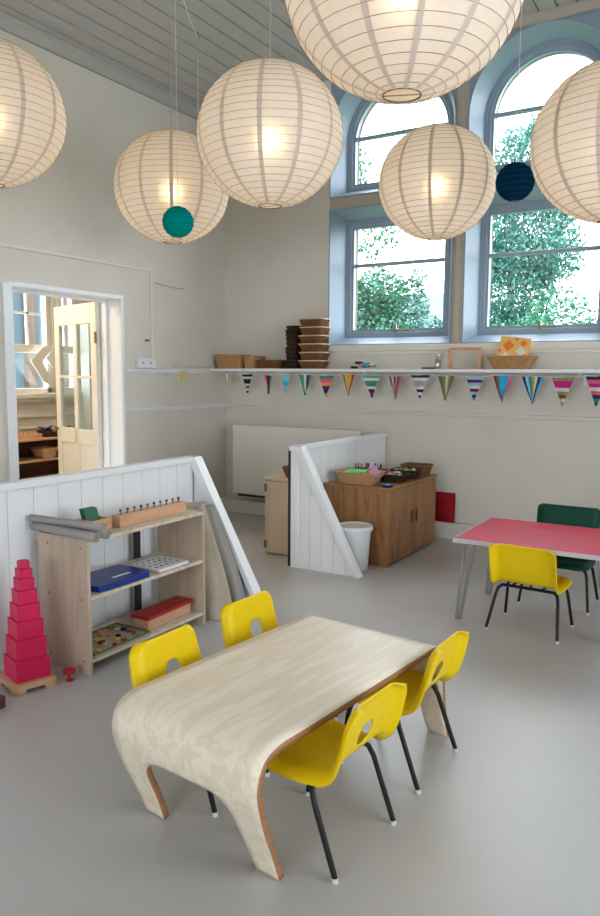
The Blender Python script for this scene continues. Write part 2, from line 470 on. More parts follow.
for a, b in ((.105, DW / 2 - .035), (DW / 2 + .035, DW - .09)):
    for z0, z1 in ((.92, 1.39), (1.415, 1.88)):
        part('pane', MB().box(a, b, -.002, .002, z0, z1), 'dglass', door)
kn = MB().lathe([(.004, 0), (.012, .01), (.01, .03), (.027, .045), (.03, .06), (.02, .075), (.002, .08)], 14)
kn.v = [(x + DW - .045, z + .02, y + .90) for x, y, z in kn.v]
kn2 = MB().add([(x, -y, z) for x, y, z in kn.v], kn.f)
kn.add(kn2.v, kn2.f)
part('door_knob', kn, 'brass', door, smooth=True)
part('hinge', MB().box(-.012, .012, .018, .034, 1.7, 1.8).box(-.012, .012, .018, .034, .2, .3), 'brass', door)

# the next room
AX0, AX1, AY0, AY1, AZ = -7.0, WX - .24, 2.2, 7.4, 3.0
struct('floor_annex', MB().box(AX0, AX1, AY0, AY1, -.1, 0), 'floor')
struct('ceiling_annex', MB().box(AX0, AX1, AY0, AY1, AZ, AZ + .1), 'cream')
AW = [(5.38, 5.93), (6.05, 6.32)]
w = MB().box(AX0 - .09, AX0, AY0, AW[0][0], 0, AZ).box(AX0 - .09, AX0, AW[1][1], AY1, 0, AZ).box(AX0 - .09, AX0, AW[0][0], AW[1][1], 0, 1.2).box(AX0 - .09, AX0, AW[0][0], AW[1][1], 2.6, AZ)
w.box(AX0 - .09, AX0, AW[0][1], AW[1][0], 1.2, 2.6)
struct('wall_annex_far', w, 'wall')
struct('wall_annex_side', MB().box(AX0, WX, AY1, AY1 + .1, 0, AZ).box(WX - .24, WX - .02, WY + .31, AY1, 0, AZ), 'wall')
struct('wall_annex_near', MB().box(AX0, AX1, AY0 - .1, AY0, 0, AZ), 'wall')
for i, (a, b) in enumerate(AW):
    wn = sempty('window_%d' % (6 + i), (AX0, (a + b) / 2, 1.2))
    f_ = MB(); X0, X1 = AX0 - .06, AX0 + .02
    f_.box(X0, X1, a, a + .05, 1.2, 2.6).box(X0, X1, b - .05, b, 1.2, 2.6).box(X0, X1 + .02, a, b, 1.66, 1.75).box(X0, X1, a, b, 2.55, 2.6).box(X0, X1, a, b, 1.2, 1.26)
    part('window_frame', f_, 'cream', wn, world=True, bevel=.004)
    g_ = MB().box(AX0 - .05, AX0 - .02, (a + b) / 2 - .012, (a + b) / 2 + .012, 1.75, 2.55).box(AX0 - .05, AX0 - .02, a + .05, b - .05, 2.09, 2.115)
    part('glazing_bar', g_, 'wood_paint', wn, world=True)
    part('pane', MB().box(AX0 - .04, AX0 - .037, a + .05, b - .05, 1.26, 2.55), 'glass', wn, world=True)
struct('trim_13', MB().box(AX0, AX0 + .10, 5.0, 6.5, 1.15, 1.2).box(AX0, AX0 + .06, 5.0, 6.5, 1.11, 1.15).box(AX0, AX0 + .03, 5.0, 6.5, .93, .96).box(AX0, AX0 + .02, 5.0, 6.5, .80, .82), 'cream', bevel=.004)

# ------------------------------------------------------------------ shelf along the back wall and bunting
sh = thing('wall_shelf', (-3, 6.15, 1.46), label='long white wall shelf running under the tall windows', cat='shelf')
part('shelf_board', MB().box(WX + .002, 1.0, 6.02, WY - .001, 1.462, 1.49), 'wood_paint', sh, world=True, bevel=.003)
for x in (-4.66, -3.0, -1.15, .6):
    part('bracket', MB().box(x, x + .02, 6.06, WY - .002, 1.449, 1.461).box(x, x + .02, WY - .014, WY - .002, 1.36, 1.449), 'wood_paint', sh, world=True)

bt = thing('bunting', (-3, 6.0, 1.45), label='string of striped fabric pennants hanging under the wall shelf', cat='bunting')
cols = dict(or_=(.75, .42, .16), ly=(.80, .62, .38), bl=(.12, .34, .62), k=(.02, .02, .025), wh=(.72, .70, .66), rd=(.30, .02, .04), pu=(.10, .03, .16), tg=(.06, .42, .30),
            lb=(.25, .60, .74), nv=(.02, .04, .12), gr=(.12, .24, .12), pk=(.72, .12, .24), og=(.85, .30, .10), yl=(.80, .55, .05), te=(.05, .25, .22), br=(.20, .08, .05), gy=(.38, .37, .42),
            ol=(.30, .28, .12), dol=(.16, .18, .09), mr=(.22, .015, .09), cb=(.03, .42, .68), mg=(.55, .03, .22), cr=(.70, .66, .42))
CM = {k: mat('stripe_' + n, v, .85, .1) for (k, v), n in zip(cols.items(), ['amber', 'straw', 'blue', 'black', 'white', 'wine', 'purple', 'mint', 'sky', 'navy', 'forest', 'pink', 'orange', 'yellow', 'teal', 'brown', 'grey', 'olive', 'dark_olive', 'maroon', 'cyan', 'magenta', 'cream'])}
flags = [(-4.48, .13, .15, 'v', 'or_ ly wh bl ly'), (-4.24, .19, .175, 'h', 'k wh nv k wh rd wh k'), (-3.99, .11, .175, 'v', 'pk pu k rd tg'), (-3.80, .16, .175, 'h', 'lb lb cb lb lb'),
         (-3.575, .16, .185, 'v', 'te tg wh nv gr'), (-3.35, .20, .185, 'h', 'te pk og pu nv pk'), (-3.12, .18, .185, 'v', 'te yl og yl og br'), (-2.89, .21, .19, 'h', 'tg wh te te wh nv rd nv'),
         (-2.66, .18, .195, 'v', 'br wh rd gy br pk'), (-2.43, .21, .19, 'h', 'nv wh gy gy wh nv wh nv'), (-2.20, .20, .20, 'v', 'dol gr ol cr ol dol'), (-1.95, .21, .19, 'h', 'lb mr lb wh mr lb nv te'),
         (-1.72, .19, .21, 'v', 'rd te cb cb cb pk'), (-1.48, .20, .21, 'v', 'nv lb te ol cr nv cb'), (-1.25, .22, .21, 'h', 'ol mg mg wh ol br cr ol'), (-1.0, .21, .22, 'h', 'nv pk mg wh pk nv te nv'),
         (-.75, .21, .2, 'v', 'cb te wh nv lb'), (-.5, .21, .2, 'h', 'pk og yl pk nv')]
YF = 6.0
cord = []
for i, (fx, fw, fh, d, cs) in enumerate(flags):
    zt = 1.440 - .006 * (i % 3); fw *= .86; fh *= 1.04; cs = cs.split(); uniq = list(dict.fromkeys(cs)); b = MB(); tw = random.uniform(-.35, .35)
    def P(u, v):       # u -1..1 across, v 0..1 down
        x = u * fw / 2 * (1 - v * .97)
        bow = .014 * math.sin(u * 3 + v * 4 + i)
        return (fx + x * math.cos(tw) , YF + x * math.sin(tw) + bow * v, zt - v * fh)
    n = len(cs)
    for j, c in enumerate(cs):
        b.mi(uniq.index(c))
        if d == 'h':
            for q in range(6):
                u0, u1 = -1 + q / 3, -1 + (q + 1) / 3
                b.add([P(u0, j / n), P(u1, j / n), P(u1, (j + 1) / n), P(u0, (j + 1) / n)], [(0, 1, 2, 3)])
        else:
            u0, u1 = -1 + 2 * j / n, -1 + 2 * (j + 1) / n
            for q in range(6):
                v0, v1 = q / 6, (q + 1) / 6
                b.add([P(u0, v0), P(u1, v0), P(u1, v1), P(u0, v1)], [(0, 1, 2, 3)])
    part('pennant', b, [CM[c] for c in uniq], bt, world=True, solid=.0015,
         label={'h': 'pennant with bands running across: ', 'v': 'pennant with stripes running down: '}[d] + ' and '.join(CM[c].name.replace('stripe_', '').replace('_', ' ') for c in uniq[:3]))
    cord += [(fx - fw / 2, YF, zt), (fx, YF, zt - .001), (fx + fw / 2, YF, zt)]
part('string', MB().tube([(WX + .02, YF, 1.45)] + cord + [(-.2, YF, 1.45)], .003, 5), 'cream', bt, world=True)

# ------------------------------------------------------------------ baskets
def rrect(w, d, r, n=40):
    pts = []
    per = 2 * (w - 2 * r) + 2 * (d - 2 * r) + 2 * PI * r
    for k in range(n):
        s = per * k / n
        segs = [(w - 2 * r, 'a'), (PI * r / 2, 'A'), (d - 2 * r, 'b'), (PI * r / 2, 'B'), (w - 2 * r, 'c'), (PI * r / 2, 'C'), (d - 2 * r, 'd'), (PI * r / 2, 'D')]
        for L_, t in segs:
            if s <= L_ + 1e-9: break
            s -= L_
        W2, D2 = w / 2, d / 2
        if t == 'a': p = (-W2 + r + s, -D2, 0, -1)
        elif t == 'b': p = (W2, -D2 + r + s, 1, 0)
        elif t == 'c': p = (W2 - r - s, D2, 0, 1)
        elif t == 'd': p = (-W2, D2 - r - s, -1, 0)
        else:
            a = s / r; cx_, cy2, a0 = {'A': (W2 - r, -D2 + r, -PI / 2), 'B': (W2 - r, D2 - r, 0), 'C': (-W2 + r, D2 - r, PI / 2), 'D': (-W2 + r, -D2 + r, PI)}[t]
            p = (cx_ + r * math.cos(a0 + a), cy2 + r * math.sin(a0 + a), math.cos(a0 + a), math.sin(a0 + a))
        pts.append(p)
    return pts

def basket(name, loc, w, d, h, flare, m, rimm, label, cat='basket', group=None, rz=0, rows=7, n=48, handles=False):
    t = thing(name, loc, rz, label, cat, group)
    rings = []
    nr = rows * 2
    for j in range(nr + 1):
        f = j / nr; W_, D_ = w - flare * (1 - f), d - flare * (1 - f)
        pts = rrect(W_, D_, min(W_, D_) * .22, n)
        rings.append([(x + nx * .0035 * (1 if (k // 2 + j // 1) % 2 else -1), y + ny * .0035 * (1 if (k // 2 + j) % 2 else -1), .004 + f * (h - .008)) for k, (x, y, nx, ny) in enumerate(pts)])
    b = MB().loft(rings)
    b.add(rings[0], [tuple(range(n))])
    part('woven_side', b, m, t, solid=.004)
    part('rim', MB().tube([(x, y, h - .002) for x, y, _, _ in rrect(w, d, min(w, d) * .22, 32)], .006, 6, closed=True), rimm, t, smooth=True)
    return t

ZSH = 1.4905
basket('wicker_basket', (-4.51, 6.13, ZSH), .33, .22, .135, .05, 'tan', 'tan', 'light tan woven basket at the left end of the wall shelf')
basket('wicker_basket', (-4.255, 6.14, ZSH), .16, .20, .12, .03, 'tan', 'tan', 'small tan basket between the left end basket and the flat brown basket')
basket('wicker_basket', (-4.035, 6.13, ZSH), .27, .22, .08, .03, 'brown', 'brown', 'flat brown woven basket left of the tall stacks')
for k in range(10):
    z = ZSH + .0405 * k
    pos = 'bottom one' if k == 0 else ('topmost one' if k == 9 else ['second', 'third', 'fourth', 'fifth', 'sixth', 'seventh', 'eighth', 'ninth'][k - 1] + ' from the bottom')
    basket('dark_basket', (-3.785 + .004 * ((k * 3) % 4 - 1.5), 6.16, z), .12, .20, .038, .012, 'darkwick', 'darkwick', 'small dark brown basket in the narrow shelf stack, ' + pos, group='dark baskets stacked on the shelf', rows=3, n=32)
for k in range(6):
    z = ZSH + .078 * k
    pos = ['bottom one', 'second from the bottom', 'third from the bottom', 'third from the top', 'second from the top', 'topmost one'][k]
    basket('brown_basket', (-3.572 + .004 * ((k * 5) % 3 - 1), 6.155, z), .255, .21, .076, .045, 'brown', 'rim', 'brown basket with pale rim in the wider shelf stack, ' + pos, group='brown rimmed baskets stacked on the shelf', rows=6)

# toys on the shelf
toy = thing('craft_bundle', (-3.03, 6.13, ZSH), label='small heap of coloured craft scraps on the shelf under the left window', cat='craft scraps')
tc_ = [('dark', -.10, .0, .012), ('wh', -.07, .01, .03), ('pk', -.03, -.01, .03), ('cb', .02, 0, .026), ('k', .05, .01, .022), ('pk', -.05, .02, .05), ('te', 0, 0, .014), ('ol', .09, 0, .02), ('k', -.055, -.01, .052), ('cb', .045, -.02, .04), ('wh', .07, -.01, .034)]
for c, dx, dy, dz in tc_:
    b = MB(); a = random.uniform(-1, 1)
    b.box(-.035, .035, -.014, .014, -.011, .011)
    b.v = [(x * math.cos(a) - z * math.sin(a) * .35 + dx, y + dy, max(.001, abs(x * math.sin(a) * .3) + z + dz)) for x, y, z in b.v]
    part('scrap', b, M['dark'] if c == 'dark' else CM[c], toy, bevel=.004)
o = slab('black_case', 'dark', (-2.45, -2.35, 6.08, 6.14, ZSH, ZSH + .014)); tag(o, 'slim black case lying on the shelf beside the glass bottle', 'case')
jr = thing('glass_bottle', (-2.325, 6.13, ZSH), label='small clear glass bottle standing on the wall shelf', cat='bottle')
part('bottle_body', MB().lathe([(.024, 0), (.026, .005), (.026, .075), (.018, .09), (.016, .105)], 16), 'jar', jr, smooth='auto')
part('stopper', MB().lathe([(.017, .105), (.019, .108), (.019, .122), (.015, .125)], 14), 'edge', jr, smooth='auto')
fr = thing('wooden_stand', (-2.09, 6.15, ZSH), label='empty upright wooden frame standing on the wall shelf', cat='frame')
part('post', MB().box(-.145, -.122, -.03, .03, .006, .165), 'beech', fr, bevel=.002, label='darker left post')
part('post', MB().box(.122, .145, -.03, .03, .006, .165), 'beech', fr, bevel=.002)
part('top_rail', MB().box(-.145, .145, -.012, .012, .165, .182), 'beech', fr, bevel=.002)
part('base_rail', MB().box(-.15, .15, -.035, .035, 0, .006), 'beech', fr)
basket('wicker_basket', (-1.685, 6.125, ZSH), .38, .23, .105, .10, 'tan', 'tan', 'wide tan basket on the shelf under the right window, orange card standing in it', rows=6)
cdm = thing('patterned_card', (-1.71, 6.17, ZSH + .035), label='orange and cream card with diamond pattern standing in the wide shelf basket', cat='card')
cdm.rotation_euler = (math.radians(-12), math.radians(7), 0)
part('card_board', MB().box(-.125, .125, 0, .006, 0, .235), 'amber', cdm)
dm = MB()
for (x, z, s_, o_) in ((-.05, .16, .05, 0), (.06, .12, .045, 1), (-.06, .06, .045, 1), (.055, .045, .045, 0), (-.115, .11, .02, 0), (.01, .22, .02, 0), (.07, .19, .03, 0)):
    dm.mi(o_); z1 = min(.233, z + s_); x0 = max(-.124, x - s_)
    dm.add([(x, -.001, z - s_ if z - s_ > 0 else .002), (min(.124, x + s_), -.001, z), (x, -.001, z1), (x0, -.001, z)], [(0, 1, 2, 3)])
part('printed_diamonds', dm, ['orange', 'white'], cdm)

# wall fittings on the left wall
sk = thing('wall_socket', (WX, 5.07, 1.53), label='white double socket box on the left wall beside the doorway', cat='socket')
part('face_plate', MB().box(0, .035, -.12, .12, -.045, .045), 'sock', sk, bevel=.006)
for y in (-.06, .045): part('outlet', MB().box(.0351, .037, y - .012, y + .012, -.008, .008), CM['gy'], sk)
ys = thing('wall_switch', (WX, 5.58, 1.41), label='small yellowed switch box on the left wall below the rail', cat='switch')
part('switch_box', MB().box(0, .03, -.07, .07, -.045, .045), 'ysock', ys, bevel=.005)
part('rocker', MB().box(.03, .036, -.014, .014, -.012, .016), 'amber', ys, bevel=.002)
hk = MB().lathe([(.012, 0), (.014, .006), (.005, .012), (.005, .03), (.012, .036), (.003, .044)], 12); hk.v = [(z, x, y) for x, y, z in hk.v]
o = part('wall_peg', hk, 'brass', smooth=True); o.location = (WX, 5.09, 1.735); tag(o, 'tiny metal peg on the left wall above the white socket', 'peg')
cbm = MB().tube([(WX + .012, 5.2, 1.49), (WX + .015, 5.26, 1.44), (WX + .015, 5.35, 1.42), (WX + .015, 5.43, 1.46), (WX + .015, 5.46, 1.52), (WX + .012, 5.6, 1.515), (WX + .012, 6.0, 1.50)], .005, 6)
o = part('cable', cbm, 'cream', smooth=True); tag(o, 'thin cable looping from the socket along the left wall', 'cable')
o = part('cable', MB().tube([(WX + .008, 5.22, 2.26), (WX + .01, 5.35, 2.245), (WX + .01, 5.5, 2.24), (WX + .008, 5.62, 2.245)], .005, 6), 'surround', smooth=True); tag(o, 'short loose wire high on the left wall right of the conduit', 'wire')

# radiator
rd = thing('radiator', (-3.83, 6.19, .22), label='wide cream flat panel radiator low on the back wall', cat='radiator')
part('front_panel', MB().box(-4.50, -3.05, 6.10, 6.13, .22, .925), 'radiator', rd, world=True, bevel=.008)
part('rear_panel', MB().box(-4.50, -3.07, 6.16, 6.185, .24, .90), 'radiator', rd, world=True, bevel=.004)
part('top_grille', MB().box(-4.51, -3.06, 6.128, 6.19, .905, .925), 'radiator', rd, world=True, bevel=.002)
part('bracket', MB().box(-4.4, -4.36, 6.17, 6.277, .3, .8).box(-3.3, -3.26, 6.17, 6.277, .3, .8), 'radiator', rd, world=True)
part('lower_inlet', MB().box(-4.44, -3.10, 6.11, 6.17, .195, .222), 'dark', rd, world=True)

# ------------------------------------------------------------------ partitions (tongue-and-groove, with raking end piece)
def groove_plank(b, a0, a1, h0, h1, f0, f1, axis):
    g = .0014
    if axis == 'x': b.prism([(a0 + g, .0), (a1 - g, .0), (a1 - g, h1), (a0 + g, h0)], f0, f1, 'x')
    else: b.prism([(a0 + g, .0), (a1 - g, .0), (a1 - g, h1), (a0 + g, h0)], f0, f1, 'y')

P1 = thing('partition_screen', (-3.06, 2.6, 0), label='low white plank partition behind the wooden shelf unit', cat='partition')
XF, HP, PY0, PY1 = -3.03, .88, .2, 3.68
part('core_board', MB().box(XF - .04, XF - .012, PY0, PY1, .0, HP), 'wood_paint', P1, world=True)
pwd = .155
k = 0
y = PY1
while y - pwd > PY0:
    b = MB(); groove_plank(b, y - pwd, y, HP, HP, XF - .012, XF, 'x'); part('plank', b, 'wood_paint', P1, world=True, bevel=.002)
    y -= pwd
part('top_cap', MB().box(XF - .055, XF + .018, PY0, PY1 + .045, HP, HP + .035), 'wood_paint', P1, world=True, bevel=.003)
part('end_post', MB().box(XF - .05, XF + .012, PY1, PY1 + .045, 0, HP), 'wood_paint', P1, world=True, bevel=.003)
WL = .51
def wing(P, x0, L_, H_, y0, y1, pl):
    part('raking_board', MB().prism([(x0, 0), (x0 + L_, 0), (x0 + L_, .03), (x0, H_)], y0 + .012, y1 - .005), 'wood_paint', P, world=True)
    d = 0
    while d < L_ - .02:
        e = min(d + pl, L_); b = MB(); groove_plank(b, x0 + d, x0 + e, H_ * (1 - d / L_) , max(.01, H_ * (1 - e / L_)), y0, y0 + .012, 'y')
        part('plank', b, 'wood_paint', P, world=True, bevel=.002); d = e
    nx, nz = H_ / math.hypot(H_, L_), L_ / math.hypot(H_, L_); t = .035
    part('raking_cap', MB().prism([(x0 - .02, H_ + .035), (x0 - .02, H_), (x0 + L_, 0), (x0 + L_ + t * nx * 1.25, 0), (x0 + t * nx, H_ + .035)], y0 - .02, y1 + .015), 'wood_paint', P, world=True, bevel=.003)
wing(P1, XF, WL, HP, 3.68, 3.72, .13)

P2 = thing('partition_screen', (-2.87, 5.3, 0), label='low white plank partition between the oak cabinet and the radiator', cat='partition')
XF2 = -2.825
part('core_board', MB().box(XF2 - .04, XF2 - .012, 4.66, 6.18, 0, HP), 'wood_paint', P2, world=True)
for k in range(10):
    a0 = 4.68 + k * .15; b = MB(); groove_plank(b, a0, a0 + .15, HP, HP, XF2 - .012, XF2, 'x'); part('plank', b, 'wood_paint', P2, world=True, bevel=.002)
part('top_cap', MB().box(XF2 - .055, XF2 + .015, 4.60, 6.18, HP, HP + .035), 'wood_paint', P2, world=True, bevel=.003)
part('end_post', MB().box(XF2 - .05, XF2 + .012, 4.62, 4.68, 0, HP), 'wood_paint', P2, world=True, bevel=.004)
wing(P2, XF2 + .01, .48, HP, 4.63, 4.67, .10)
o = slab('chalkboard_panel', 'dark', (XF2 - .085, XF2 - .058, 4.64, 5.6, .0, .895)); tag(o, 'dark board standing against the partition beside the pale cupboard', 'board')

# ------------------------------------------------------------------ pale cupboard and the basket on it
pc_ = thing('pale_cupboard', (-3.12, 5.2, 0), label='pale maple cupboard half hidden left of the rear partition', cat='cupboard')
part('carcass', MB().box(-3.29, -2.955, 4.90, 5.55, .0, .60), 'maple', pc_, world=True, bevel=.003)
part('top_board', MB().box(-3.30, -2.950, 4.87, 5.56, .60, .62), 'maple', pc_, world=True, bevel=.003)
dr = part('door', MB().box(-3.275, -2.96, 4.878, 4.898, .012, .595), 'maple', pc_, world=True, bevel=.002)
for z in (.08, .54): part('hinge', MB().box(-3.283, -3.262, 4.868, 4.882, z - .03, z + .03), 'brass', pc_, world=True)
basket('wicker_basket', (-3.08, 5.03, .62), .17, .19, .085, .05, 'brown', 'brown', 'small brown basket on top of the pale cupboard')

# ------------------------------------------------------------------ oak cabinet
ok = thing('oak_cabinet', (-2.5, 5.5, 0), label='oak two door cabinet against the rear partition with baskets on top', cat='cabinet')
cx0, cx1, cy0, cy1, ch = -2.80, -2.245, 5.0, 5.97, .60
part('body', MB().box(cx0 + .02, cx1 - .022, cy0 + .012, cy1, .02, ch - .022), 'oak', ok, world=True)
part('plinth', MB().box(cx0 + .03, cx1 - .04, cy0 + .03, cy1 - .02, 0, .02), 'darkwood', ok, world=True)
part('top_board', MB().box(cx0, cx1 + .005, cy0 - .005, cy1 + .005, ch - .022, ch), 'oak', ok, world=True, bevel=.003)
for k in range(4):
    a = cx0 + .01 + k * (cx1 - cx0 - .012) / 4; b_ = cx0 + .01 + (k + 1) * (cx1 - cx0 - .012) / 4
    part('side_board', MB().box(a + .001, b_ - .001, cy0, cy0 + .012, .0, ch - .023), 'oak', ok, world=True, bevel=.002)
for k in range(2):
    a, b_ = cy0 + .015 + k * .475, cy0 + .015 + (k + 1) * .475
    d_ = part('door', MB().box(cx1 - .021, cx1 - .002, a + .002, b_ - .002, .02, ch - .026), 'oak', ok, world=True, bevel=.002)
    hy_ = b_ - .045 if k == 0 else a + .045
    h_ = part('handle', MB().box(cx1 - .002, cx1 + .008, hy_ - .012, hy_ + .012, .27, .37), 'darkwood', d_, bevel=.003)

ZC = ch + .001
bk = basket('wicker_basket', (-2.56, 5.12, ZC), .36, .24, .095, .09, 'tan', 'tan', 'tan basket at the front of the oak cabinet holding bright green paper')
o = slab('green_paper', 'lime', (-.11, .11, -.045, .055, 0, .008)); o.location = (-2.57, 5.12, ZC + .09); o.rotation_euler = (.08, -.05, 0); tag(o, 'sheet of bright green paper lying across the front tan basket', 'paper')
cl = MB().grid(lambda u, v: ((u - .5) * .10, (v - .5) * .1, .035 + .02 * math.sin(u * 6) + .02 * math.cos(v * 7 + u * 3)), 10, 10)
o = part('folded_cloth', cl, 'lilac', smooth=True, solid=.006); o.location = (-2.44, 5.165, ZC + .065); tag(o, 'lilac cloth in the right end of the front tan basket', 'cloth')
cl = MB().grid(lambda u, v: ((u - .5) * .08, (v - .5) * .08, .02 + .015 * math.sin(u * 5 + 1) + .012 * math.cos(v * 7)), 10, 10)
o = part('folded_cloth', cl, 'pinkcloth', smooth=True, solid=.006); o.location = (-2.42, 5.072, ZC + .07); tag(o, 'pink cloth spilling over the edge of the front tan basket', 'cloth')
basket('dark_basket', (-2.60, 5.38, ZC), .30, .20, .075, .05, 'brown', 'brown', 'brown basket of pencils behind the front tan basket', rows=6)
for k in range(12):
    x, y = -2.70 + .018 * k + random.uniform(-.005, .005), 5.38 + random.uniform(-.05, .05)
    tx = random.uniform(-.03, .03)
    c = ['rd', 'pu', 'mg', 'k', 'mr', 'br'][k % 6]
    q = MB().tube([(x - tx * .3, y, ZC + .012), (x + tx, y + random.uniform(-.02, .02), ZC + .125)], .005, 6)
    o = part('pencil', q, CM[c], smooth='auto'); tag(o, ['dark red', 'dark purple', 'magenta', 'black', 'maroon', 'brown'][k % 6] + ' pencil at the %s end of the brown basket behind the tan one' % ('left' if k < 6 else 'right'), 'pencil', 'pencils in the basket on the oak cabinet')
basket('dark_basket', (-2.36, 5.38, ZC), .17, .20, .06, .03, 'darkwick', 'darkwick', 'dark basket of rolled scraps just behind the lilac cloth', rows=5)
for k in range(7):
    b = MB().tube([(-.03, 0, 0), (0, .004, .004), (.03, 0, 0)], .014, 8)
    o = part('fabric_roll', b, ['wh', 'gy', 'ol', 'wh', 'pk', 'cr', 'dol'][k] and CM[['wh', 'gy', 'ol', 'wh', 'pk', 'cr', 'dol'][k]], smooth=True)
    o.location = (-2.40 + .03 * (k % 4), 5.33 + .035 * (k % 3), ZC + .048 + .012 * (k // 4)); o.rotation_euler = (0, 0, k * .8)
    tag(o, 'small rolled fabric scrap in the dark basket behind the lilac cloth', 'fabric roll', 'fabric rolls in the dark basket')
basket('dark_basket', (-2.38, 5.62, ZC), .22, .20, .07, .04, 'darkwick', 'darkwick', 'dark basket of olive balls in the middle of the cabinet top', rows=5)
for k in range(9):
    o = part('yarn_ball', MB().ball((0, 0, 0), .024, 12), 'olive' if k % 3 else CM['cr'], smooth=True)
    o.location = (-2.45 + .045 * (k % 4), 5.57 + .045 * ((k // 2) % 3), ZC + .052 + .006 * (k % 2)); tag(o, 'little ball in the dark basket in the middle of the cabinet top', 'ball', 'balls in the dark basket')
basket('dark_basket', (-2.38, 5.85, ZC), .24, .20, .085, .05, 'brown', 'brown', 'brown basket at the wall end of the oak cabinet', rows=6)
o = part('blue_dish', MB().lathe([(.03, 0), (.042, .004), (.05, .016), (.046, .016), (.03, .007), (.002, .006)], 20), 'blue', smooth='auto'); o.location = (-2.30, 5.08, ZC); tag(o, 'small round blue dish at the front corner of the oak cabinet top', 'dish')

# white lidded bin
bn = thing('white_bin', (-2.455, 4.85, 0), label='white lidded plastic bin in front of the oak cabinet', cat='bin')
part('tub', MB().lathe([(.098, 0), (.102, .006), (.122, .285), (.128, .288), (.128, .30)], 32), 'white', bn, smooth='auto')
part('lid', MB().lathe([(.135, .298), (.137, .303), (.137, .322), (.131, .33), (.122, .328), (.118, .322), (.002, .324)], 32), 'white', bn, smooth='auto')

# red cushion on the boxed skirting
cu = thing('red_cushion', (-2.26, 6.22, .142), label='dark red cushion propped on the boxed skirting behind the oak cabinet', cat='cushion')
def cush(u, v, s_):
    e = (1 - abs(2 * u - 1) ** 3) * (1 - abs(2 * v - 1) ** 3)
    return ((u - .5) * .19 * (1 - .08 * math.sin(v * PI)), s_ * (.005 + .028 * e), v * .265)
part('cushion_cover', MB().grid(lambda u, v: cush(u, v, -1), 14, 14).grid(lambda u, v: cush(1 - u, v, 1), 14, 14), 'redcloth', cu, smooth=True)
part('piping', MB().tube([(-.093, 0, .004), (.093, 0, .004), (.093, 0, .262), (-.093, 0, .262)], .004, 6, closed=True), 'redcloth', cu)

# ------------------------------------------------------------------ ply shelf unit and its contents
su = thing('shelf_unit', (-2.77, 2.8, 0), label='low open plywood shelf unit against the front partition', cat='shelf unit')
SX0, SX1, SY0, SY1 = -2.965, -2.62, 2.40, 3.285
for a, b_ in ((SY0, SY0 + .02), (SY1 - .02, SY1)):
    sp_ = part('side_panel', MB().prism([(SX0, 0), (SX1, 0), (SX1, .665), (SX0, .665)], a, b_), ['ply2'], su, world=True, bevel=.002)
for z in (.055, .365, .645):
    part('shelf', MB().box(SX0 + .0, SX1 - .004 + (.004 if z > .6 else 0), SY0 + .02, SY1 - .02, z, z + .018), 'ply_edge2', su, world=True, bevel=.0015)
part('back_strip', MB().box(SX0 - .015, SX0 - .001, 3.08, 3.125, .0, .62), 'dark', su, world=True)  # dark upright strip behind the shelf unit
part('back_strip', MB().box(SX0 - .015, SX0 - .001, SY0 + .0, SY0 + .03, .0, .62), 'steel', su, world=True)
for (x, z) in ((-2.66, .62), (-2.89, .62), (-2.66, .37), (-2.89, .37), (-2.66, .065), (-2.89, .065)):
    q = MB().lathe([(.006, 0), (.006, .002), (.002, .003)], 10, close=True); q.v = [(a + x, SY0 - c, b__ + z) for a, b__, c in q.v]
    part('screw', q, 'brass', su, world=True)
Z1, Z2, Z3 = .6645, .3845, .0745
# rolled grey mats over the near end
for k, (x, y, z, dx, r, zl) in enumerate(((-2.745, 2.385, 0, .25, .025, 'front lower'), (-2.74, 2.444, 0, .24, .025, 'rear lower'), (-2.75, 2.41, .044, .25, .021, 'upper'))):
    t = thing('rolled_mat', (x, y, Z1 + r + z + .001), label='rolled grey felt mat on the shelf unit, %s of three' % zl, cat='rolled mat', group=None)
    b = MB(); pts = []
    tilt = .10
    sec = []
    for q in range(34):
        a = q * .42; rr = r * (1 - .78 * q / 34); sec.append((rr * math.cos(a), rr * math.sin(a)))
    vs = []; n_ = len(sec)
    for xx in (-dx, -dx * .4, dx * .3, dx * .9):
        vs += [(xx, c_ + xx * tilt * (k - 1) * .6, s_) for c_, s_ in sec]
    b.add(vs, [(j * n_ + q, j * n_ + q + 1, (j + 1) * n_ + q + 1, (j + 1) * n_ + q) for j in range(3) for q in range(n_ - 1)])
    part('felt_roll', b, 'matgrey', t, smooth=True, solid=.003)
# small beech box with green boards
gb = thing('wooden_box', (-2.78, 2.60, Z1), label='small open wooden box holding dark green cards on the shelf unit', cat='box')
for a in ((-.06, .06, -.065, -.055), (-.06, .06, .055, .065), (-.06, -.05, -.055, .055), (.05, .06, -.055, .055)):
    part('side', MB().box(*a, 0, .055), 'beech', gb, bevel=.001)
part('bottom', MB().box(-.05, .05, -.055, .055, 0, .006), 'beech', gb)
for k in range(3):
    o = slab('green_board', 'dkgreen', (-.004, .004, -.048, .042, 0, .10)); o.location = (-2.775 - .016 * k, 2.602 + .004 * k, Z1 + .008); o.rotation_euler = (0, -.35, 0)
    tag(o, 'dark green card standing in the small wooden box, %s one' % ['front', 'middle', 'rear'][k], 'card')
# knobbed cylinder block
kb = thing('cylinder_block', (-2.72, 2.95, Z1), label='long beech block with a row of ten knobbed cylinders on the shelf unit', cat='cylinder block')
part('block', MB().box(-.032, .032, -.262, .255, 0, .060), 'beech', kb, bevel=.002)
for k in range(10):
    part('knob', MB().lathe([(.006 , .0602), (.0035, .066), (.0035, .072), (.0075, .078), (.0078, .084), (.003, .089)], 10, (0, -.225 + k * .05, 0)), 'darkwood' if k % 2 else 'brass', kb, smooth=True)
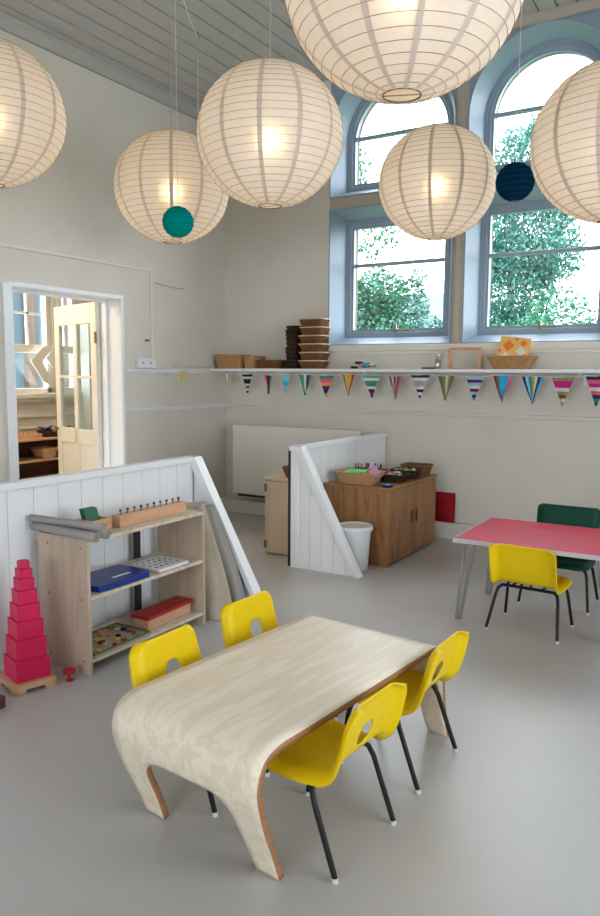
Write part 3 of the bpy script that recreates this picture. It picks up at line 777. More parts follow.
# blue tray and book, middle shelf
bt2 = thing('blue_tray', (-2.755, 2.67, Z2), label='flat royal blue tray on the middle shelf', cat='tray')
pts = [(x, y) for x, y, _, _ in rrect(.25, .38, .03, 28)]
part('tray_body', MB().prism(pts, 0, .03, 'z'), 'blue', bt2, bevel=.004)
part('white_mark', MB().box(.045, .062, -.03, .09, .0305, .032), 'white', bt2)
bo = thing('printed_board', (-2.75, 3.04, Z2), label='white printed board lying on the middle shelf', cat='board')
part('board', MB().box(-.11, .11, -.12, .12, 0, .016), 'white', bo, bevel=.002)
pr = MB(); cs2 = ['gy', 'te', 'br', 'gr']
for a in range(4):
    for c in range(5):
        pr.mi((a * 3 + c) % 4); pr.box(-.08 + a * .045, -.065 + a * .045, -.10 + c * .042, -.085 + c * .042 + .006 * (a % 2), .0162, .0168)
part('printed_pictures', pr, [CM[c] for c in cs2], bo)
# red lidded long box and picture puzzle, bottom shelf
rb = thing('long_box', (-2.73, 3.05, Z3), .04, label='long wooden box with a bright red lid on the bottom shelf', cat='box')
part('box_body', MB().box(-.05, .05, -.19, .18, 0, .058), 'beech', rb, bevel=.002)
part('lid', MB().box(-.066, .062, -.20, .19, .058, .076), 'red', rb, bevel=.002)
pz_ = thing('picture_puzzle', (-2.745, 2.625, Z3), label='flat wooden tray of small coloured shapes on the bottom shelf', cat='puzzle')
part('tray', MB().box(-.13, .12, -.185, .205, 0, .012), 'canvas', pz_, bevel=.002)
part('frame_edge', MB().box(-.13, -.122, -.185, .205, .012, .02).box(.112, .12, -.185, .205, .012, .02).box(-.122, .112, -.185, -.177, .012, .02).box(-.122, .112, .197, .205, .012, .02), CM['dol'], pz_)
rnd = random.Random(3)
for k in range(24):
    c = rnd.choice(['ol', 'og', 'ly', 'rd', 'yl', 'dol', 'br', 'cr', 'k']); x, y = -.10 + .038 * (k % 6) + rnd.uniform(-.006, .006), -.15 + .1 * (k // 6) + rnd.uniform(-.02, .02)
    s_ = rnd.uniform(.012, .02); n_ = rnd.choice([3, 4, 5, 8])
    part('puzzle_piece', MB().prism([(x + s_ * math.cos(2 * PI * q / n_ + k), y + s_ * math.sin(2 * PI * q / n_ + k)) for q in range(n_)], .012, .022, 'z'), CM[c], pz_)

# beige canvas leaning in the corner
def cloth_roll(name, x, y, r, h, m, lab, seed, lean=(0, 0)):
    rn = random.Random(seed); ph = [rn.uniform(0, 6) for _ in range(4)]
    def fn(u, v):
        a = 2 * PI * u; rr = r * (1 + .16 * math.sin(3 * a + ph[0] + v * 1.5) + .09 * math.sin(5 * a + ph[1] - v * 2)) * (1.05 - .35 * v)
        return (x + rr * math.cos(a) + lean[0] * v + .01 * math.sin(v * 5), y + rr * math.sin(a) * .75 + lean[1] * v, .003 + h * v + .012 * math.sin(a * 2) * v)
    b = MB().grid(fn, 40, 16)
    b.add([fn(k / 40, 1) for k in range(40)], [tuple(range(40))])
    return tag(part(name, b, m, smooth='auto', angle=60), lab, 'canvas')
cloth_roll('folded_canvas', -2.66, 3.425, .098, .66, 'canvas', 'tall beige folded canvas standing between shelf unit and partition wing', 2, (-.17, .02))
cloth_roll('folded_canvas', -2.62, 3.585, .075, .62, 'canvasgrey', 'greyer folded canvas leaning on the raking end of the front partition', 5, (-.24, .02))

# pink tower on its stand
tw = thing('tower_stand', (-2.80, 2.185, 0), math.radians(-18), label='low beech stand under the pink tower', cat='stand')
S2 = .095
for sgn, ax in ((1, 0), (-1, 0), (1, 1), (-1, 1)):
    pl_ = [(-S2, 0), (-S2 * .55, 0), (-S2 * .45, .018), (S2 * .45, .018), (S2 * .55, 0), (S2, 0), (S2, .045), (-S2, .045)]
    b = MB()
    if ax == 0: b.prism(pl_, sgn * S2 - .006, sgn * S2 + .006, 'y')
    else: b.prism([(p[0] * .94, p[1]) for p in pl_], sgn * S2 - .006, sgn * S2 + .006, 'x')
    part('side', b, 'beech', tw)
part('stand_top', MB().box(-S2 + .006, S2 - .006, -S2 + .006, S2 - .006, .035, .045), 'beech', tw)
sizes = [.158, .140, .122, .105, .088, .073, .059, .045]
scl = .545 / sum([.105, .098, .088, .078, .068, .058, .046, .036]); hs = [q * scl for q in [.105, .098, .088, .078, .068, .058, .046, .036]]
z = .0455
nm = ['bottom and largest', 'second from the bottom', 'third from the bottom', 'fourth from the bottom', 'fourth from the top', 'third from the top', 'second from the top', 'topmost and smallest']
for s_, h_, q in zip(sizes, hs, nm):
    o = part('pink_block', MB().box(-s_ / 2, s_ / 2, -s_ / 2, s_ / 2, 0, h_ - .0008), 'pink', bevel=.0015)
    o.location = (-2.80, 2.185, z); o.rotation_euler = (0, 0, math.radians(-18) + random.uniform(-.03, .03)); z += h_
    tag(o, 'pink wooden block of the stacked tower, %s' % q, 'block', 'pink tower blocks')
kn = thing('knobbed_cylinder', (-2.665, 2.315, 0), label='small red knob standing on the floor beside the pink tower', cat='knob')
part('stem', MB().lathe([(.02, 0), (.02, .004), (.008, .008), (.007, .035)], 16), 'red', kn, smooth='auto')
part('cap', MB().lathe([(.008, .034), (.026, .038), (.03, .046), (.028, .056), (.018, .06), (.001, .061)], 20), 'red', kn, smooth='auto')
cw = MB().prism([(-.2, -.12), (0, -.12), (.0, .0), (-.2, .0)], 0, .055, 'z')
o = part('wooden_block', cw, 'darkwood', bevel=.004); o.location = (-2.68, 1.975, 0); o.rotation_euler = (0, 0, .15); tag(o, 'dark wooden corner of a floor toy at the far left edge', 'toy')

# ------------------------------------------------------------------ chairs
def make_chair(name, shell_mat, W=.34, hole=True, seat=.300, back=.51, square=False):
    t = thing(name, (0, 0, 0))
    k = seat / .300; bz = back - seat
    prof = [(.172, .272 * k), (.166, .290 * k), (.140, .300 * k), (.07, .298 * k), (0, .293 * k), (-.07, .290 * k), (-.115, .296 * k), (-.145, .315 * k), (-.162, seat + bz * .22), (-.178, seat + bz * .45), (-.192, seat + bz * .72), (-.206, back)]
    # resample with catmull-rom
    pts = []
    P_ = [prof[0]] + prof + [prof[-1]]
    for i in range(1, len(P_) - 2):
        for q in range(8):
            tt = q / 8; a, b, c, d = P_[i - 1], P_[i], P_[i + 1], P_[i + 2]
            pts.append(tuple(.5 * ((2 * b[j]) + (-a[j] + c[j]) * tt + (2 * a[j] - 5 * b[j] + 4 * c[j] - d[j]) * tt ** 2 + (-a[j] + 3 * b[j] - 3 * c[j] + d[j]) * tt ** 3) for j in (0, 1)))
    pts.append(prof[-1])
    cum = [0]
    for i in range(1, len(pts)): cum.append(cum[-1] + math.dist(pts[i], pts[i - 1]))
    LT = cum[-1]
    def at(s):
        s = max(0, min(LT, s)); i = 0
        while i < len(cum) - 2 and cum[i + 1] < s: i += 1
        f = (s - cum[i]) / (cum[i + 1] - cum[i]); p = [pts[i][j] + (pts[i + 1][j] - pts[i][j]) * f for j in (0, 1)]
        dx, dz = pts[i + 1][0] - pts[i][0], pts[i + 1][1] - pts[i][1]; l = math.hypot(dx, dz)
        return p, (dz / l, -dx / l)      # normal away from the sitter = (-, down)
    NM, NN = 54, 34
    def width(s):
        f = s / LT
        w_ = W * (.96 + .04 * math.sin(PI * min(1, f / .5)))
        if not square: w_ *= 1 - .03 * math.exp(-((f - .60) / .10) ** 2) - .07 * max(0, (f - .7) / .3)
        for d_, r in ((LT - s, .03 if square else .055), (s, .045)):
            if d_ < r: w_ -= 2 * r * .9 * (1 - math.sqrt(max(0, 1 - ((r - d_) / r) ** 2)))
        return w_
    sh_ = None
    for q in range(200):
        s = LT * q / 200
        if at(s)[0][1] > seat + bz * .36 and s > LT * .5: sh_ = s; break
    hw, hh = .039, .042
    rows = [LT * j / NM for j in range(NM + 1)]
    grid = {}
    for j, s in enumerate(rows):
        for i in range(NN + 1):
            grid[i, j] = [(i / NN * 2 - 1), s]
    inside = lambda i, j: ((grid[i, j][0] * width(grid[i, j][1]) / 2) / hw) ** 2 + ((grid[i, j][1] - sh_) / hh) ** 2 < 1
    ins = {(i, j): inside(i, j) for (i, j) in grid} if hole else {}
    skipf = set()
    if hole:
        for j in range(NM):
            for i in range(NN):
                q = [ins[i, j], ins[i + 1, j], ins[i, j + 1], ins[i + 1, j + 1]]
                if sum(q) >= 3: skipf.add((i, j))
        snapv = set()
        for (i, j) in skipf:
            for a in (0, 1):
                for b in (0, 1):
                    v = (i + a, j + b)
                    if any((x, y) not in skipf for x in (v[0] - 1, v[0]) for y in (v[1] - 1, v[1])): snapv.add(v)
        for v in snapv:
            u, s = grid[v]; x = u * width(s) / 2; dy = s - sh_; a = math.atan2(dy / hh, x / hw)
            s2 = sh_ + hh * math.sin(a); x2 = hw * math.cos(a); grid[v] = [x2 / (width(s2) / 2), s2]
    vs = []
    for j in range(NM + 1):
        for i in range(NN + 1):
            u, s = grid[i, j]; (y, z), (ny, nz) = at(s); w_ = width(s); f = s / LT
            x = u * w_ / 2; e = max(0, (abs(u) - .74) / .26)
            roll = .030 * e ** 2 * (1 if f > .55 else .8)
            dish = -.012 * (1 - u * u) * (1 if f < .55 else .4)     # hollow seat
            lip = .005 * max(0, (s - (LT - .03)) / .03) ** 2
            dd = roll + lip
            # normal pointing away from sitter
            nn_ = (-abs(nz) if False else ny, nz)
            ax_, az_ = (-abs(ny), -abs(nz))
            vs.append((x, y + ax_ * dd, z + az_ * dd + (dish if f < .5 else 0) * math.sin(PI * min(1, f / .5))))
    b = MB().add(vs, [(j * (NN + 1) + i, j * (NN + 1) + i + 1, (j + 1) * (NN + 1) + i + 1, (j + 1) * (NN + 1) + i) for j in range(NM) for i in range(NN) if (i, j) not in skipf])
    part('seat_shell', b, shell_mat, t, smooth='auto', solid=.005, angle=60, offset=0)
    zb = .262 * k; hx_ = W / 2
    sq = .022 if square else 0
    for (yb, yf_, hl) in ((-.085, -.185, W / 2 - .015 + sq), (.085, .135, W / 2 - .04 + sq * 2)):
        for sx in (-1, 1):
            pts_ = [(sx * hl, yf_, .012), (sx * (hx_ - .018), yb + (yf_ - yb) * .25, zb - .05), (sx * (hx_ - .026), yb + (yf_ - yb) * .10, zb - .018), (sx * (hx_ - .045), yb, zb - .002), (sx * (hx_ - .075), yb, zb)]
            lg = part('leg', MB().tube(pts_, .009, 10), 'blackm', t, smooth='auto')
            part('foot_cap', MB().tube([(sx * hl, yf_ * 1.004, .0), (sx * (hl - .001), yf_, .014)], .0105, 10), 'capm', lg, smooth='auto', label='pale foot cap')
        part('crossbar', MB().tube([(-hx_ + .075, yb, zb), (hx_ - .075, yb, zb)], .009, 10), 'blackm', t, smooth='auto')
    part('side_rail', MB().tube([(-.085, -.085, zb + .008), (-.085, .085, zb + .008)], .007, 8).tube([(.085, -.085, zb + .008), (.085, .085, zb + .008)], .007, 8), 'blackm', t, smooth='auto')
    return t

c0 = make_chair('yellow_chair', 'yellow', .375); index_kids()
spots = [((-1.55, 1.97), -PI / 2 - .03, 'yellow plastic chair tucked under the plywood table beside the shelf unit, nearer one'),
         ((-1.55, 2.49), -PI / 2 - .05, 'yellow plastic chair tucked under the plywood table beside the shelf unit, farther one'),
         ((-1.10, 1.93), PI / 2 - .08, 'yellow plastic chair on the near side of the plywood table, closest to the camera'),
         ((-1.08, 2.475), PI / 2 - .04, 'yellow plastic chair on the near side of the plywood table, at its far end')]
for i, (p, rz, lab) in enumerate(spots):
    c = c0 if i == 0 else copy_tree(c0)
    c.location = (p[0], p[1], 0); c.rotation_euler = (0, 0, rz)
    tag(c, lab, 'chair', 'yellow chairs round the plywood table')
c5 = make_chair('yellow_chair', 'yellow', .385, False, .285, .515, True)
c5.location = (-1.0, 4.24, 0); c5.rotation_euler = (0, 0, math.radians(-3)); tag(c5, 'yellow plastic chair pushed in at the red table', 'chair')
c6 = make_chair('green_chair', 'green', .41, False, .30, .60, True)
c6.location = (-.97, 4.78, 0); c6.rotation_euler = (0, 0, PI); tag(c6, 'dark green plastic chair on the far side of the red table', 'chair')

# ------------------------------------------------------------------ bent plywood table
TX, TY0, TY1, TZ = -1.30, 1.60, 2.66, .41
tb = thing('plywood_table', (TX, 2.15, 0), math.radians(-6.0), label='low bent birch plywood table with arched ends and four yellow chairs', cat='table')
prof = [(1.69, .0), (1.655, .09), (1.61, .19), (1.58, .275), (1.57, .33), (1.582, .382), (1.615, .416), (1.675, .43)]
prof += [(1.675 + (2.585 - 1.675) * q / 12, .43) for q in range(1, 13)]
prof += [(2.64, .418), (2.668, .39), (2.682, .345), (2.695, .28), (2.72, .19), (2.752, .09), (2.79, 0)]
P_ = [prof[0]] + prof + [prof[-1]]; fine = []
for i in range(1, len(P_) - 2):
    for q in range(4):
        tt = q / 4; a, b, c, d = P_[i - 1], P_[i], P_[i + 1], P_[i + 2]
        fine.append(tuple(.5 * ((2 * b[j]) + (-a[j] + c[j]) * tt + (2 * a[j] - 5 * b[j] + 4 * c[j] - d[j]) * tt ** 2 + (-a[j] + 3 * b[j] - 3 * c[j] + d[j]) * tt ** 3) for j in (0, 1)))
fine.append(prof[-1])
cum = [0]
for i in range(1, len(fine)): cum.append(cum[-1] + math.dist(fine[i], fine[i - 1]))
LT = cum[-1]; SA = .285; RAD = .08
NL, NMc = 5, 8
b = MB(); vs = []; fs = []; idx = {}
def half(s):
    e = min(s, LT - s)
    f = min(1, e / .42); return .283 + .020 * (f * f * (3 - 2 * f))
def inner(s):
    e = min(s, LT - s); base = half(s) - (.085 + .035 * min(1, e / SA))
    if e > SA - RAD: base -= RAD * (1 - math.sqrt(max(0, 1 - ((e - (SA - RAD)) / RAD) ** 2))) if e < SA else RAD
    return base
rowS = sorted(set([round(c_, 5) for c_ in cum] + [round(SA - RAD + RAD * math.sin(PI / 2 * q / 7), 5) for q in range(8)] + [round(LT - (SA - RAD + RAD * math.sin(PI / 2 * q / 7)), 5) for q in range(8)]))
def pf(s):
    i = 0
    while i < len(cum) - 2 and cum[i + 1] < s: i += 1
    f = (s - cum[i]) / (cum[i + 1] - cum[i]); return [fine[i][j] + (fine[i + 1][j] - fine[i][j]) * f for j in (0, 1)]
ncol = NL + NMc + NL
for r_, s in enumerate(rowS):
    y, z = pf(s); H_, I_ = half(s), inner(s)
    xs = [-H_ + (H_ - I_) * q / NL for q in range(NL)] + [-I_ + 2 * I_ * q / NMc for q in range(NMc)] + [I_ + (H_ - I_) * q / NL for q in range(NL + 1)]
    for x in xs: vs.append((x, y - 2.15, z))
for r_ in range(len(rowS) - 1):
    sm = min((rowS[r_] + rowS[r_ + 1]) / 2, LT - (rowS[r_] + rowS[r_ + 1]) / 2)
    for c in range(ncol):
        if NL <= c < NL + NMc and sm < SA: continue
        q = r_ * (ncol + 1) + c
        fs.append((q, q + 1, q + ncol + 2, q + ncol + 1))
b.add(vs, fs)
o = part('bent_top', b, ['ply', 'plyedge'], tb, smooth='auto', solid=.022, rim=True, angle=50)

# ------------------------------------------------------------------ red table
rt = thing('red_table', (-.97, 4.47, 0), label='rectangular red topped table with thin paired steel legs', cat='table')
RX0, RX1, RY0, RY1, RZ = -1.43, -.50, 4.09, 4.84, .50
part('tabletop', MB().box(RX0 + .008, RX1 - .008, RY0 + .008, RY1 - .008, RZ - .024, RZ), 'redtop', rt, world=True)
part('edging', MB().box(RX0, RX1, RY0, RY0 + .008, RZ - .025, RZ - .001).box(RX0, RX1, RY1 - .008, RY1, RZ - .025, RZ - .001).box(RX0, RX0 + .008, RY0 + .008, RY1 - .008, RZ - .025, RZ - .001).box(RX1 - .008, RX1, RY0 + .008, RY1 - .008, RZ - .025, RZ - .001), 'edge', rt, world=True)
for (fx, fy, ax_, ay_, bx_, by_) in ((-1.405, 4.16, -1.385, 4.17, -1.325, 4.17), (-1.405, 4.745, -1.385, 4.74, -1.325, 4.74), (-.575, 4.15, -.60, 4.17, -.64, 4.19), (-.56, 4.745, -.58, 4.74, -.64, 4.74)):
    lg = part('leg', MB().tube([(ax_, ay_, RZ - .026), (fx - .011 * (1 if fx < -1 else -1), fy, .004)], .0105, 10).tube([(bx_, by_, RZ - .026), (fx + .011 * (1 if fx < -1 else -1), fy, .004)], .0105, 10), 'steel', rt, world=True, smooth='auto')
    part('foot_weld', MB().box(fx - .018, fx + .018, fy - .009, fy + .009, 0, .012), 'steel', rt, world=True)

# ------------------------------------------------------------------ paper lanterns
def lantern_parts(t, R, squash, paperm, seamm, turns, gores, lit, ztop):
    a0 = math.asin(.16)
    nr = turns
    def prof_(th): return (R * math.sin(th), -R * squash * math.cos(th))
    rings = []; nc = 48
    for j in range(nr * 2 + 1):
        th = a0 + (PI - 2 * a0) * j / (nr * 2); r, z = prof_(th); sag = 1 if j % 2 == 0 else .992
        rings.append((r * sag, z * (1 if j % 2 == 0 else .995)))
    part('paper_shade', MB().lathe(rings, nc, close=False), paperm, t, smooth='auto', angle=60)
    sm = MB()
    if not lit: gores = 0
    for g in range(gores):
        a = 2 * PI * g / gores + .2
        def fn(u, v):
            th = a0 + (PI - 2 * a0) * v; r, z = prof_(th); w_ = (.030 * R) / max(r, .12 * R) * (.5 + .5 * math.sin(th)); r2 = r + .0022
            return (r2 * math.cos(a + (u - .5) * 2 * w_), r2 * math.sin(a + (u - .5) * 2 * w_), z * 1.004)
        sm.grid(fn, 1, 30)
    if gores: part('gore_seams', sm, seamm, t, smooth=True)['kind'] = 'stuff'
    pts = []
    for k in range(turns * 40 + 1):
        th = a0 + (PI - 2 * a0) * k / (turns * 40); r, z = prof_(th); a = 2 * PI * k / 40; pts.append(((r + .0022) * math.cos(a), (r + .0022) * math.sin(a), z))
    part('wire_spiral', MB().tube(pts, .0010 if R > .2 else .0012, 4), 'wire' if R > .2 else seamm, t)
    for zz, s_ in ((-1, -1), (1, 1)):
        r = R * .16; z = zz * R * squash * math.cos(a0)
        part('end_ring', MB().tube([(r * math.cos(2 * PI * k / 24), r * math.sin(2 * PI * k / 24), z) for k in range(24)], .003 if R > .2 else .0015, 6, closed=True).tube([(-r, 0, z), (r, 0, z)], .0018, 5), 'wire', t, smooth=True)
    if lit:
        part('bulb', MB().ball((0, 0, -.02), .036, 16, 1.15), 'bulb', t, smooth=True)
        part('bulb_holder', MB().lathe([(.018, .02), (.022, .03), (.02, .08), (.008, .095)], 14), 'white', t, smooth='auto')
        part('flex_cord', MB().tube([(0, 0, .09), (0, 0, ztop)], .0035, 6), 'surround', t)
        part('ceiling_rose', MB().lathe([(.006, ztop - .03), (.035, ztop - .012), (.04, ztop)], 16), 'ceil', t, smooth='auto')
    else:
        part('string', MB().tube([(0, 0, R * squash * .98), (0, 0, ztop)], .0022, 6), 'cream', t)
    return t

def ceilz(x): return SL0 + (SLZ - SL0) * (x - WX) / (SLX - WX) if x < SLX else SLZ
protos = {}
for (x, y, z, R, lab, rz) in ((-3.618, 2.711, 2.831, .40, 'large lit white paper lantern cut by the left edge', .1), (-3.565, 4.136, 2.734, .40, 'lit white paper lantern hanging behind the small teal lantern', .5),
                          (-2.343, 3.536, 2.738, .40, 'large lit white paper lantern hanging in front of the window corner', .25), (-1.067, 2.41, 2.750, .40, 'largest looking lit paper lantern at the top centre of the view', .38),
                          (-1.944, 5.016, 2.755, .40, 'lit white paper lantern hanging before the gap between both windows', .05), (-.640, 4.008, 2.574, .40, 'white paper lantern cut by the right edge beside the navy lantern', .3)):
    t = thing('paper_lantern', (x, y, z), rz, lab, 'lantern', 'large white paper lanterns')
    lantern_parts(t, R, .94, 'paper', 'seam', 27, 12, True, ceilz(x) - z - .005)
t = thing('small_lantern', (-3.208, 3.776, 2.406), 0, 'small teal paper lantern hanging before a white one', 'lantern')
lantern_parts(t, .1, .97, 'teal', 'teals', 7, 8, False, ceilz(-3.208) - 2.411)
t = thing('small_lantern', (-1.334, 4.763, 2.635), 0, 'small navy blue paper lantern hanging before the right window', 'lantern')
lantern_parts(t, .118, .97, 'navyp', 'navys', 9, 8, False, ceilz(-1.334) - 2.64)
hk_ = thing('ceiling_hook', (-3.86, 4.80, ceilz(-3.86) - .005), label='small metal ceiling hook with slack cord strung from it', cat='hook')
part('hook', MB().tube([(0, 0, 0), (0, 0, -.03), (.012, 0, -.045), (.018, 0, -.03)], .004, 6), 'brass', hk_, smooth=True)
part('slack_cord', MB().tube([(.005, 0, -.04), (.10, -.13, -.09), (.22, -.35, -.10), (.36, -.62, -.05), (.5, -.9, .075)], .004, 6), 'cream', hk_, smooth=True)
part('drop_cord', MB().tube([(.003, 0, -.04), (.0, .0, -.5), (0, 0, -1.0)], .003, 6), 'cream', hk_, smooth=True)

# ------------------------------------------------------------------ furniture seen through the doorway
ds = thing('shelf_case', (-6.78, 5.6, 0), label='dark brown open bookcase under the window of the next room', cat='bookcase')
part('side_panel', MB().box(-6.95, -6.6, 5.05, 5.07, 0, .70), 'darkwood', ds, world=True)
part('side_panel', MB().box(-6.95, -6.6, 6.13, 6.15, 0, .70), 'darkwood', ds, world=True)
part('back_panel', MB().box(-6.965, -6.95, 5.05, 6.15, 0, .70), 'darkwood', ds, world=True)
for z in (.02, .25, .47, .70): part('shelf', MB().box(-6.95, -6.59, 5.05 if z > .69 else 5.07, 6.15 if z > .69 else 6.13, z, z + .02), 'beech', ds, world=True)
basket('wicker_basket', (-6.74, 5.60, .4905), .24, .24, .11, .07, 'pale_wicker', 'pale_wicker', 'pale basket on the middle shelf of the next room bookcase', rows=5, rz=PI / 2)
bkz = basket('dark_basket', (-6.76, 5.74, .7205), .2, .34, .07, .03, 'darkwick', 'darkwick', 'dark basket with blue cloth on top of the next room bookcase', rows=4)
cl = MB().grid(lambda u, v: ((u - .5) * .16, (v - .5) * .28, .02 + .018 * math.sin(u * 6 + 1) + .015 * math.cos(v * 9)), 12, 12)
o = part('blue_cloth', cl, 'navy', smooth=True, solid=.01); o.location = (-6.76, 5.74, .785); tag(o, 'crumpled navy blue cloth in the dark basket through the doorway', 'cloth')
wb = thing('wooden_tray', (-6.76, 5.34, .7205), label='wooden tray with a spindle rack seen through the doorway', cat='tray')
part('tray_box', MB().box(-.10, .10, -.17, .17, 0, .05), 'beech', wb, bevel=.003)
for k in range(7): part('spindle', MB().tube([(.06, -.14 + .045 * k, .05), (.06, -.14 + .045 * k, .085)], .006, 6), 'tan', wb)
kt = MB().prism([(5.58, 1.57), (5.74, 1.72), (5.93, 1.76), (5.74, 1.56), (5.91, 1.26), (5.74, 1.34)], -6.90, -6.89, 'x')
kt.tube([(-6.895, 5.75, 1.72), (-6.895, 5.75, 3.0)], .003, 4)
o = part('paper_chevron', kt, 'cream'); tag(o, 'cream folded paper arrow hanging before the next room window', 'decoration')
kd = MB().prism([(5.77, 1.60), (5.88, 1.70), (5.98, 1.60), (5.88, 1.48)], -6.88, -6.87, 'x')
kd.tube([(-6.875, 5.88, 1.69), (-6.875, 5.88, 3.0)], .003, 4)
o = part('paper_diamond', kd, 'white'); tag(o, 'white paper diamond hanging beside the cream paper arrow', 'decoration')
st = thing('white_shelving', (-6.75, 6.85, 0), label='tall white shelving with jars and boxes seen through the door glass', cat='shelving')
part('side_panel', MB().box(-6.98, -6.78, 6.33, 6.36, 0, 2.05), 'wood_paint', st, world=True); part('side_panel', MB().box(-6.98, -6.78, 7.27, 7.3, 0, 2.05), 'wood_paint', st, world=True)
SZ = (.3, .62, .92, 1.16, 1.42, 1.70, 2.03)
for z in SZ: part('shelf', MB().box(-6.98, -6.79, 6.36, 7.27, z, z + .022), 'wood_paint', st, world=True)
part('back_panel', MB().box(-6.995, -6.981, 6.33, 7.3, 0, 2.05), CM['gy'], st, world=True)
rn = random.Random(11)
k2 = 0
desc = {'pk': 'pink', 'wh': 'white', 'gy': 'grey', 'te': 'dark teal', 'cb': 'bright blue', 'og': 'orange', 'cr': 'cream', 'br': 'brown'}
lvl = {.92: 'lowest glazed', 1.16: 'second', 1.42: 'third', 1.70: 'top'}
for z in SZ[2:6]:
    y = 6.39
    for c in rn.sample(list(desc), 4):
        wd, hh_ = rn.uniform(.10, .15), rn.uniform(.09, .17)
        o = part('storage_box', MB().box(-6.96, -6.81, y, y + wd, z + .0225, z + .0225 + hh_), CM[c], bevel=.004)
        tag(o, '%s box on the %s shelf of the white shelving in the next room' % (desc[c], lvl[z]), 'box', 'boxes on the white shelving'); y += wd + .04

lp = thing('added_fill_globe', (-6.0, 3.9, 2.6), label='unseen warm globe added to brighten the next room', cat='lamp')
part('globe', MB().ball((0, 0, 0), .14, 20), emit('fill_globe_glow', (1.0, .86, .68), 44), lp, smooth=True)  # unseen glowing globe, added to warm and brighten the next room
part('rod', MB().tube([(0, 0, .13), (0, 0, .4)], .01, 8), 'brass', lp)
# ------------------------------------------------------------------ outside
fb = thing('brick_building', (-14, 11.5, -1.2), label='pale building with tan piers seen through the next room window', cat='building')
part('rendered_wall', MB().box(-14.6, -14.2, 9.0, 19.5, -1.2, 6.5), 'slatewall', fb, world=True)
for a, b_ in ((10.3, 10.7), (11.3, 11.55), (12.2, 12.6), (13.2, 13.5)): part('brick_pier', MB().box(-14.2, -14.05, a, b_, -1.2, 5.5), 'brick', fb, world=True)
struct('ground_outside', MB().box(-40, 40, 6.9, 60, -1.3, -1.2), 'grass')
def foliage(blobs, n, size, m, seed, droop=0):
    rn = random.Random(seed); b = MB(); tot = sum(q[3] * q[4] * q[5] for q in blobs)
    for (x, y, z, rx, ry, rz_) in blobs:
        k = int(n * rx * ry * rz_ / tot)
        for _ in range(k):
            while True:
                p = [rn.uniform(-1, 1) for _ in range(3)]; d = sum(q * q for q in p)
                if .15 < d < 1: break
            c = Vector((x + p[0] * rx, y + p[1] * ry, z + p[2] * rz_))
            if droop: c.x += .12 * math.sin(c.z * 3 + p[1] * 5)
            u = Vector((rn.gauss(0, 1), rn.gauss(0, 1), rn.gauss(0, .6) - droop)).normalized(); v = u.cross(Vector((rn.gauss(0, 1), rn.gauss(0, 1), rn.gauss(0, 1)))).normalized()
            s_ = size * rn.uniform(.6, 1.3)
            b.add([c - u * s_, c + v * s_ * .5, c + u * s_, c - v * s_ * .5], [(0, 1, 2, 3)])
    return b
def tree(name, base, h, blobs, n, size, m, lab, seed, droop=0, r=.12, far=1.0):
    if far != 1:
        blobs = [(q[0] * far, q[1] * far, 1.45 + (q[2] - 1.45) * far, q[3] * far, q[4], q[5] * far) for q in blobs]; base = (base[0] * far, base[1] * far, base[2])
    t = thing(name, base, 0, lab, 'tree' if h > 3 else 'shrub')
    part('trunk', MB().tube([(base[0], base[1], base[2]), (base[0] + .1, base[1], base[2] + h * .5), (base[0], base[1], base[2] + h)], [r, r * .7, r * .3], 8), 'bark', t, world=True, smooth='auto')
    rn = random.Random(seed + 1); br_ = MB()
    for q in blobs:
        br_.tube([(base[0], base[1], base[2] + min(h, max(.3, q[2] - base[2] - .6))), ((base[0] + q[0]) / 2, (base[1] + q[1]) / 2, q[2] - .2), (q[0], q[1], q[2] + q[5] * .5)], [r * .4, r * .25, r * .08], 5)
    part('branches', br_, 'bark', t, world=True)
    f_ = part('foliage', foliage(blobs, n, size, m, seed, droop), m, t, world=True); f_['kind'] = 'stuff'
    return t
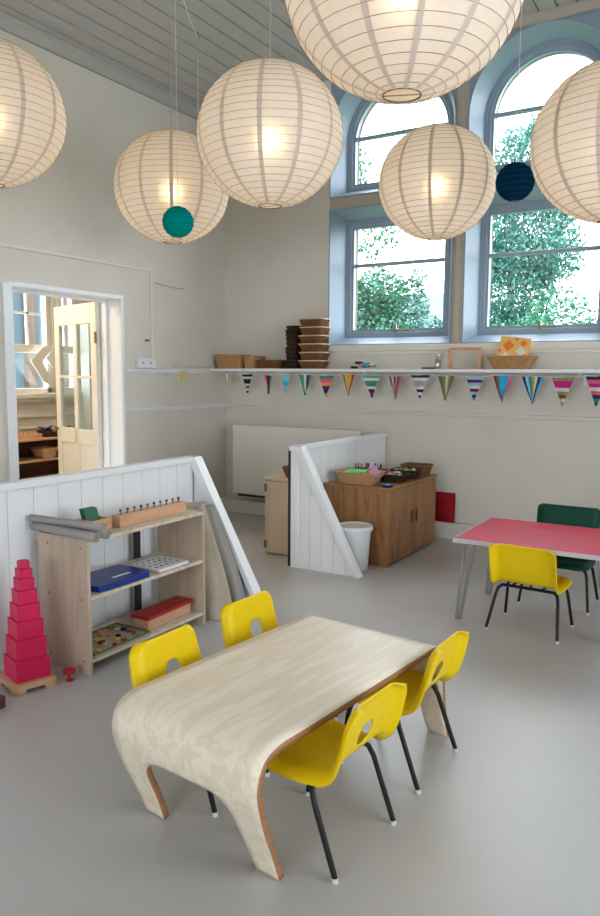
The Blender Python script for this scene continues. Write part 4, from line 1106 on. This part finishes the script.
# birch in the right window
tree('birch_tree', (-4.1, 14.4, -1.2), 7, [(-3.85, 14.5, 3.9, .95, .8, .9), (-4.1, 14.5, 3.0, .9, .8, 1.2), (-3.9, 14.2, 5.2, .6, .6, .8), (-3.6, 14.5, 5.9, .35, .4, .35), (-3.2, 14.4, 4.6, .35, .5, .7), (-4.6, 14.6, 4.9, .3, .4, .5), (-3.1, 14.2, 3.6, .45, .5, .5), (-4.3, 14.5, 2.3, .8, .7, .6)],
     20000, .055, 'leafa', 'tall drooping birch tree outside the right window', 21, 1.2, .12, 1.22)
tree('shrub', (-2.85, 13.4, -1.2), 3.0, [(-2.9, 13.4, 2.25, .62, .6, .75), (-3.4, 13.5, 1.9, .6, .6, .6), (-2.4, 13.4, 1.8, .5, .6, .6), (-4.1, 13.4, 1.8, .8, .6, .6), (-3.4, 13.2, .6, 1.6, .6, 1.0), (-2.2, 13.4, 1.2, .5, .5, .7)],
     14000, .045, 'leafb', 'bright green bushy tree low in the right window', 23, 0, .08)
tree('garden_tree', (-6.3, 13.3, -1.2), 4.0, [(-6.25, 13.3, 2.95, .55, .6, .55), (-6.55, 13.3, 2.6, .6, .6, .7), (-5.7, 13.4, 2.75, .38, .5, .55), (-6.0, 13.1, 1.7, 1.0, .6, .9), (-5.25, 13.4, 2.1, .35, .4, .45), (-5.5, 13.4, 3.25, .18, .3, .18)],
     15000, .042, 'leafc', 'dense green tree filling the lower left window', 29, 0, .1)
tree('tall_tree', (-8.6, 15.2, -1.2), 7.5, [(-7.25, 15.0, 4.9, .40, .4, .45), (-6.9, 15.0, 4.4, .35, .4, .3), (-7.3, 15.0, 4.15, .3, .4, .25), (-8.1, 15.2, 5.9, .6, .6, .7), (-6.6, 15.0, 4.85, .2, .3, .15)],
     1300, .06, 'leafc', 'sparse leafy branches of a taller tree in the left window', 31, .6, .12)
hs_ = thing('far_house', (-8.4, 22, -1.2), label='far house with a slate roof low in the left window', cat='house')
part('house_wall', MB().box(-11.2, -7.9, 21, 25, -1.2, 2.3), 'brick', hs_, world=True)
part('roof', MB().prism([(20.7, 2.3), (25.3, 2.3), (23, 4.0)], -11.4, -7.7, 'x'), 'slate', hs_, world=True)
po = part('flag_pole', MB().tube([(-6.75, 12.0, -1.2), (-6.75, 12.0, 3.7)], .02, 8), 'steel'); tag(po, 'thin upright pole outside the left window', 'pole')
